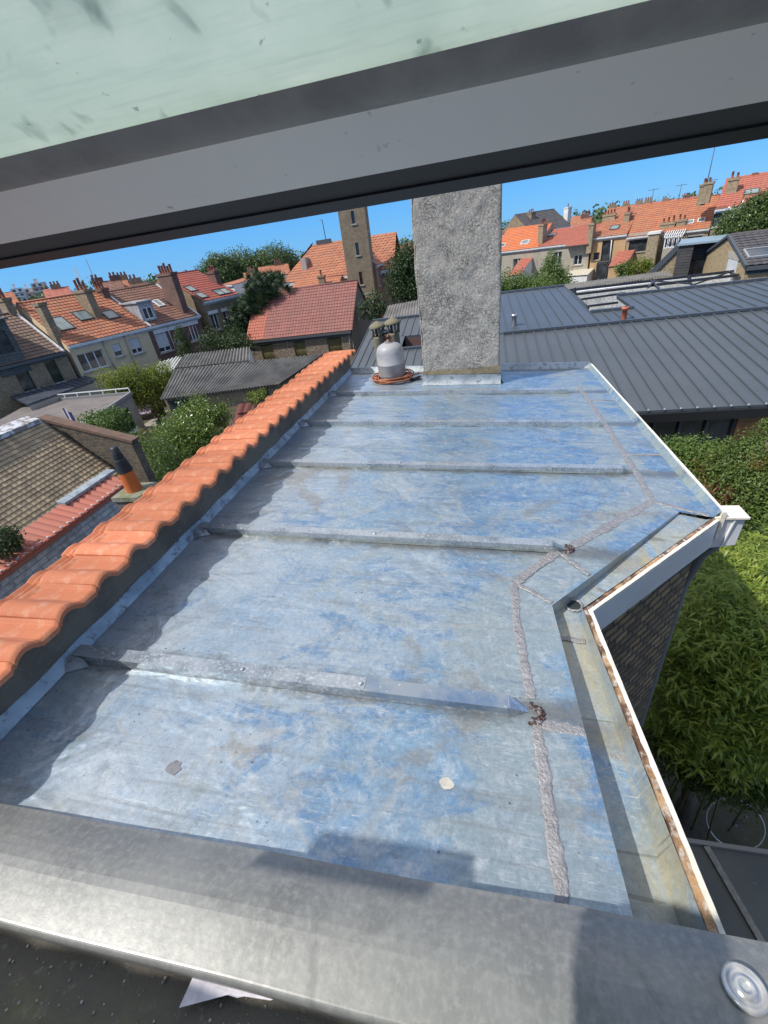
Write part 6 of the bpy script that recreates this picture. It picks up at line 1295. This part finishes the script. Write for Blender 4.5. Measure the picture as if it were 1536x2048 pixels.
for k, (q, lab) in enumerate((((1405, 925), 'left pale grey wooden slat chair back in the hedge'), )):
    p = at_z(*q, -4.9); ct = thing('slatted_chair', 'pale grey slatted wooden chair half hidden in the hedge', 'chair', (p.x, p.y, p.z-.9), .2); m_ = MB()
    for j in range(4): x = -.24+j*.16; m_.hexa([V(v) for v in [(x-.06, 0, .5), (x+.06, 0, .5), (x+.06, .03, .5), (x-.06, .03, .5), (x-.06, .16, 1.05), (x+.06, .16, 1.05), (x+.06, .19, 1.05), (x-.06, .19, 1.05)]])
    m_.build('backrest', mat('grey_paint', (.42, .43, .43), rough=.6), ct); m_ = MB()
    for j in range(5): m_.box(-.3, .3, -.5+j*.11, -.41+j*.11, .40, .425)
    m_.build('seat', mat('grey_paint', (.42, .43, .43)), ct)
    for x in (-.27, .27):
        for y in (-.45, .02): m_ = MB(); m_.box(x-.025, x+.025, y-.025, y+.025, 0, .4); m_.build('leg', mat('grey_paint', (.42, .43, .43)), ct)
# ------------------------------------------------------------------ terrace furniture on the left
pvt = MB(); pts = [at_z(*q, G+.004) for q in [(285, 850), (335, 820), (345, 862), (270, 905)]]; pvt.poly(pts); tag(pvt.build('terrace', mat('terrace_paving', (.33, .30, .26), (.26, .24, .21), 1.5, rough=.9), None), kind='structure')
p = at_z(290, 838, G); sfa = thing('garden_sofa', 'black wicker garden sofa with lilac cushions by the annex', 'sofa', p, .3); BLW = mat('black_wicker', (.02, .02, .022), rough=.7); m_ = MB(); m_.box(-.9, .9, -.35, .4, .02, .35); m_.box(-.9, .9, .28, .42, .35, .75); m_.box(-.9, -.75, -.35, .28, .35, .6); m_.box(.75, .9, -.35, .28, .35, .6); m_.build('frame', BLW, sfa)
for x in (-.37, .37): m_ = MB(); m_.box(x-.35, x+.35, -.33, .22, .352, .47); m_.build('seat_cushion', mat('lilac_fabric', (.42, .34, .48), (.34, .27, .40), 9, rough=.9), sfa, bevel=.04); m_ = MB(); m_.box(x-.33, x+.33, .12, .27, .48, .85); m_.build('back_cushion', mat('lilac_fabric', (.4, .3, .5)), sfa, bevel=.04)
p = at_z(316, 832, G); ar = thing('garden_armchair', 'black wicker garden armchair with a white cushion', 'armchair', p, -.5); m_ = MB(); m_.box(-.42, .42, -.4, .4, .02, .35); m_.box(-.42, .42, .28, .42, .35, .8); m_.box(-.42, -.3, -.4, .28, .35, .6); m_.box(.3, .42, -.4, .28, .35, .6); m_.build('frame', BLW, ar); m_ = MB(); m_.box(-.25, .25, .05, .24, .37, .9); m_.build('cushion', REND_W, ar, bevel=.05)
p = at_z(276, 885, G); tb_ = thing('round_table', 'small round pale garden table outside the annex door', 'table', p); m_ = MB(); m_.lathe([(.001, .72), (.45, .72), (.46, .70), (.45, .68), (.001, .68)], (0, 0, 0), 24); m_.build('tabletop', SHUT, tb_); m_ = MB(); m_.tube([(0, 0, 0), (0, 0, .68)], .03, 8); m_.lathe([(.22, 0), (.22, .03), (.03, .05)], (0, 0, 0), 16); m_.build('pedestal', FRD, tb_)
p = at_z(331, 868, G); cr = thing('folding_chair', 'dark folding garden chair on the terrace beside the shed', 'chair', p, .8); m_ = MB(); m_.box(-.22, .22, -.22, .22, .42, .45); m_.build('seat', FRD, cr); m_ = MB(); m_.box(-.22, .22, .20, .23, .55, .88); m_.build('backrest', FRD, cr)
for x in (-.2, .2): m_ = MB(); m_.tube([(x, -.22, 0), (x, .2, .88)], .015, 5); m_.build('leg', FRD, cr); m_ = MB(); m_.tube([(x, .24, 0), (x, -.2, .43)], .015, 5); m_.build('leg', FRD, cr)
fp = at_r(155, 875, 20); fl_ = thing('garden_flag', 'small striped flag on a thin leaning pole by the annex', 'flag', (fp.x, fp.y, G)); m_ = MB(); zt = zat(fp, (126, 812))-G; zb_ = zat(fp, (143, 846))-G; m_.tube([(0, 0, 0), (0, 0, zt)], .012, 5); m_.build('pole', STONE, fl_); m_ = MB(); m_.grid(lambda u, v: (.02+.28*u, .03*sin(u*7), zt-.05-.42*v-.2*u), 6, 6)
FLG, nn_, bb_ = new_mat('striped_cloth'); co = N(nn_, 'ShaderNodeTexCoord').outputs['Object']; wv_ = N(nn_, 'ShaderNodeTexWave', Scale=1.3); nn_.links.new(co, wv_.inputs['Vector']); nn_.links.new(mixc(nn_, ramp(nn_, wv_.outputs['Fac'], [(.45, 0.), (.55, 1.)]), (.08, .09, .2), (.55, .5, .52)), bb_.inputs['Base Color']); m_.build('cloth', FLG, fl_)
# ------------------------------------------------------------------ skyline at the left
ap_ = at_r(45, 590, 420)
def block(px0, px1, top, r, nm, lab, cat, material, floors, depth=10, base=-8):
    a = at_r(px0[0], px0[1], r); b = at_r(px1[0], px1[1], r); zt = zat(a, top)
    t = thing(nm, lab, cat, (a.x, a.y, G), atan2(b.y-a.y, b.x-a.x), 'apartment blocks on the skyline'); W = hypot(b.x-a.x, b.y-a.y); Ht = zt-G; m_ = MB(); fh = 2.9; nf = floors; holes = []
    m_.box(0, W, 0, depth, 0, Ht); m_.box(W*.3, W*.55, 2, 6, Ht, Ht+2.4); m_.build('wall', material, t)
    g = MB()
    for f_ in range(nf):
        z_ = Ht-fh*(f_+1)+.5
        for i in range(int(W/3.2)): x = 1+i*3.2; g.box(x, x+1.7, -.05, -.01, z_+.3, z_+1.7)
    g.build('windows', GLASS, t); g = MB()
    for f_ in range(nf): z_ = Ht-fh*(f_+1)+.3; g.box(.3, W-.3, -1.2, -.06, z_, z_+.15); g.box(.3, W-.3, -1.2, -1.1, z_+.15, z_+.9) if f_ % 2 else None
    g.build('balconies', REND_W, t); return t
block((28, 595), (52, 590), (28, 577), 400, 'apartment_block', 'low white apartment block at the far left of the skyline', 'apartment block', REND_W, 3)
block((52, 590), (70, 588), (52, 577), 405, 'apartment_block', 'middle white apartment block of the three on the skyline', 'apartment block', REND_W, 4)
block((70, 588), (100, 583), (70, 566), 398, 'apartment_block', 'tallest white apartment block with reddish top on the skyline', 'apartment block', mat('reddish_render', (.42, .28, .25), (.62, .58, .56), .15, .45, .55, rough=.9), 5)
c = at_r(160, 560, 300); cr_ = thing('tower_crane', 'distant white tower crane mast above the roofs', 'crane', (c.x, c.y, G)); m_ = MB(); zt = zat(c, (152, 534))-G
for dx, dy in ((-.5, -.5), (.5, -.5), (.5, .5), (-.5, .5)): m_.beam((dx, dy, 0), (dx, dy, zt), .14, .14, (0, 1, 0))
for k in range(int(zt/1.2)): m_.beam((-.5, -.5, k*1.2), (.5, -.5, (k+1)*1.2), .1, .1, (0, 1, 0))
m_.build('mast', REND_W, cr_)
q = on_row((190, 575)); pm_ = thing('radio_mast', 'thin dark radio mast rising above the left roofs', 'mast', (at_r(190, 562, 60).x, at_r(190, 562, 60).y, G)); m_ = MB(); zt = zat(at_r(190, 562, 60), (176, 518))-G; m_.tube([(0, 0, 0), (0, 0, zt)], [.06, .03], 5); m_.build('pole', GUTD, pm_)
# roofs beyond: plain gabled houses with chimneys
rn = random.Random(77); T_FAR = [T_OR, T_BR, T_PK, T_HALL, T_RD]
def far_house(pl, pr, top, r, tile_m, seed, lab, nst=1, wallm=None, dep=4.5, rot=0):
    r_ = random.Random(seed); a = at_r(*pl, r); b = at_r(*pr, r+rot); ze = (a.z+b.z)/2
    h = House('distant_house', lab, V((a.x, a.y, ze)), V((b.x, b.y, ze)), ze, top, dep, wallm or r_.choice([BR_YEL, BR_RED, REND_G, REND_W]), tile_m, group='distant houses', tw=.7, course=.6); h.finish()
    for k in range(nst):
        x = h.W*(k+.5+r_.uniform(-.2, .2))/nst; m_ = MB(); z_ = h.zr+.55; m_.box(x-.6, x+.6, h.dep-.3, h.dep+.3, h.zr-.8, z_); c = m_.build('chimney', r_.choice([BR_YEL, BR_RED]), h.t)
        for i in range(2+(seed % 2)): m_ = MB(); m_.lathe([(.13, z_), (.11, z_+.3), (.13, z_+.35)], (x-.4+.4*i, h.dep, 0), 8); m_.build('chimney_pot', CLAYP, c)
    return h
far_house((95, 605), (150, 597), (110, 578), 75, T_PK, 1, 'distant house with pinkish roof beside the white blocks', 1)
far_house((195, 590), (252, 580), (225, 562), 62, T_BR, 2, 'distant brown roofed house with a row of pots behind the cream house', 2)
far_house((245, 580), (262, 577), (254, 559), 66, T_OR, 3, 'distant narrow orange roof behind the brown roofed house', 1)
far_house((262, 580), (300, 574), (282, 566), 55, T_BR, 4, 'distant dark brick house with three tall pots', 1, BR_RED)
far_house((440, 565), (468, 575), (450, 556), 70, T_OR, 5, 'distant white walled house with orange roof by the tree clump', 0, REND_W, rot=-6)
far_house((492, 572), (520, 566), (505, 545), 75, T_OR, 6, 'distant orange roof behind the pine', 1, REND_W)
far_house((520, 560), (582, 548), (560, 530), 82, T_OR, 7, 'distant orange roof with chimney left of the hall', 1)
far_house((500, 600), (575, 590), (540, 585), 58, mat('flat_grey', (.25, .23, .21), rough=.9), 8, 'distant low grey roof between pine and hall', 0, REND_G)
far_house((768, 530), (790, 526), (780, 505), 100, T_OR, 9, 'distant orange roof right of the tower', 1)
far_house((776, 515), (830, 507), (800, 492), 150, T_HALL, 10, 'distant orange roofs behind the dark tree', 3)
far_house((1143, 462), (1182, 457), (1165, 437), 80, T_HALL, 11, 'distant orange roof with pots behind the pink tiled house', 1)
far_house((1140, 452), (1170, 448), (1155, 433), 130, T_OR, 12, 'distant small orange gable beside the slate roof', 0)
far_house((1210, 440), (1310, 425), (1260, 411), 110, T_HALL, 13, 'distant roofs with rows of pots behind the long tiled house', 4)
far_house((1300, 425), (1400, 410), (1345, 400), 125, T_PK, 14, 'distant reddish roof line left of the tall red roofed house', 2)
far_house((1000, 470), (1062, 462), (1030, 458), 100, T_BR, 15, 'distant brown roof just right of the big chimney', 1)
far_house((-40, 620), (40, 606), (0, 588), 90, T_OR, 16, 'distant roof at the far left edge behind the slate dormer house', 1)
# distant tree masses along the horizon
tm = MB(); rn = random.Random(5); bl = []
for k in range(46):
    az = rad(-62+k*2.1); r = rn.uniform(210, 320); bl.append((V((sin(az)*r, cos(az)*r, G+3+rn.uniform(0, 2.5))), rn.uniform(7, 13), 6, rn.uniform(3, 4.2)))
leaves(tm, bl, 16000, 1.6, rn, .6); tag(tm.build('woodland', LF), 'low belt of distant trees along the horizon', 'woodland', kind='stuff')
# one small cloud low over the houses
cm, cn, cb_ = new_mat('cloud_white'); cb_.inputs['Base Color'].default_value = (.9, .92, .95, 1); cb_.inputs['Roughness'].default_value = 1
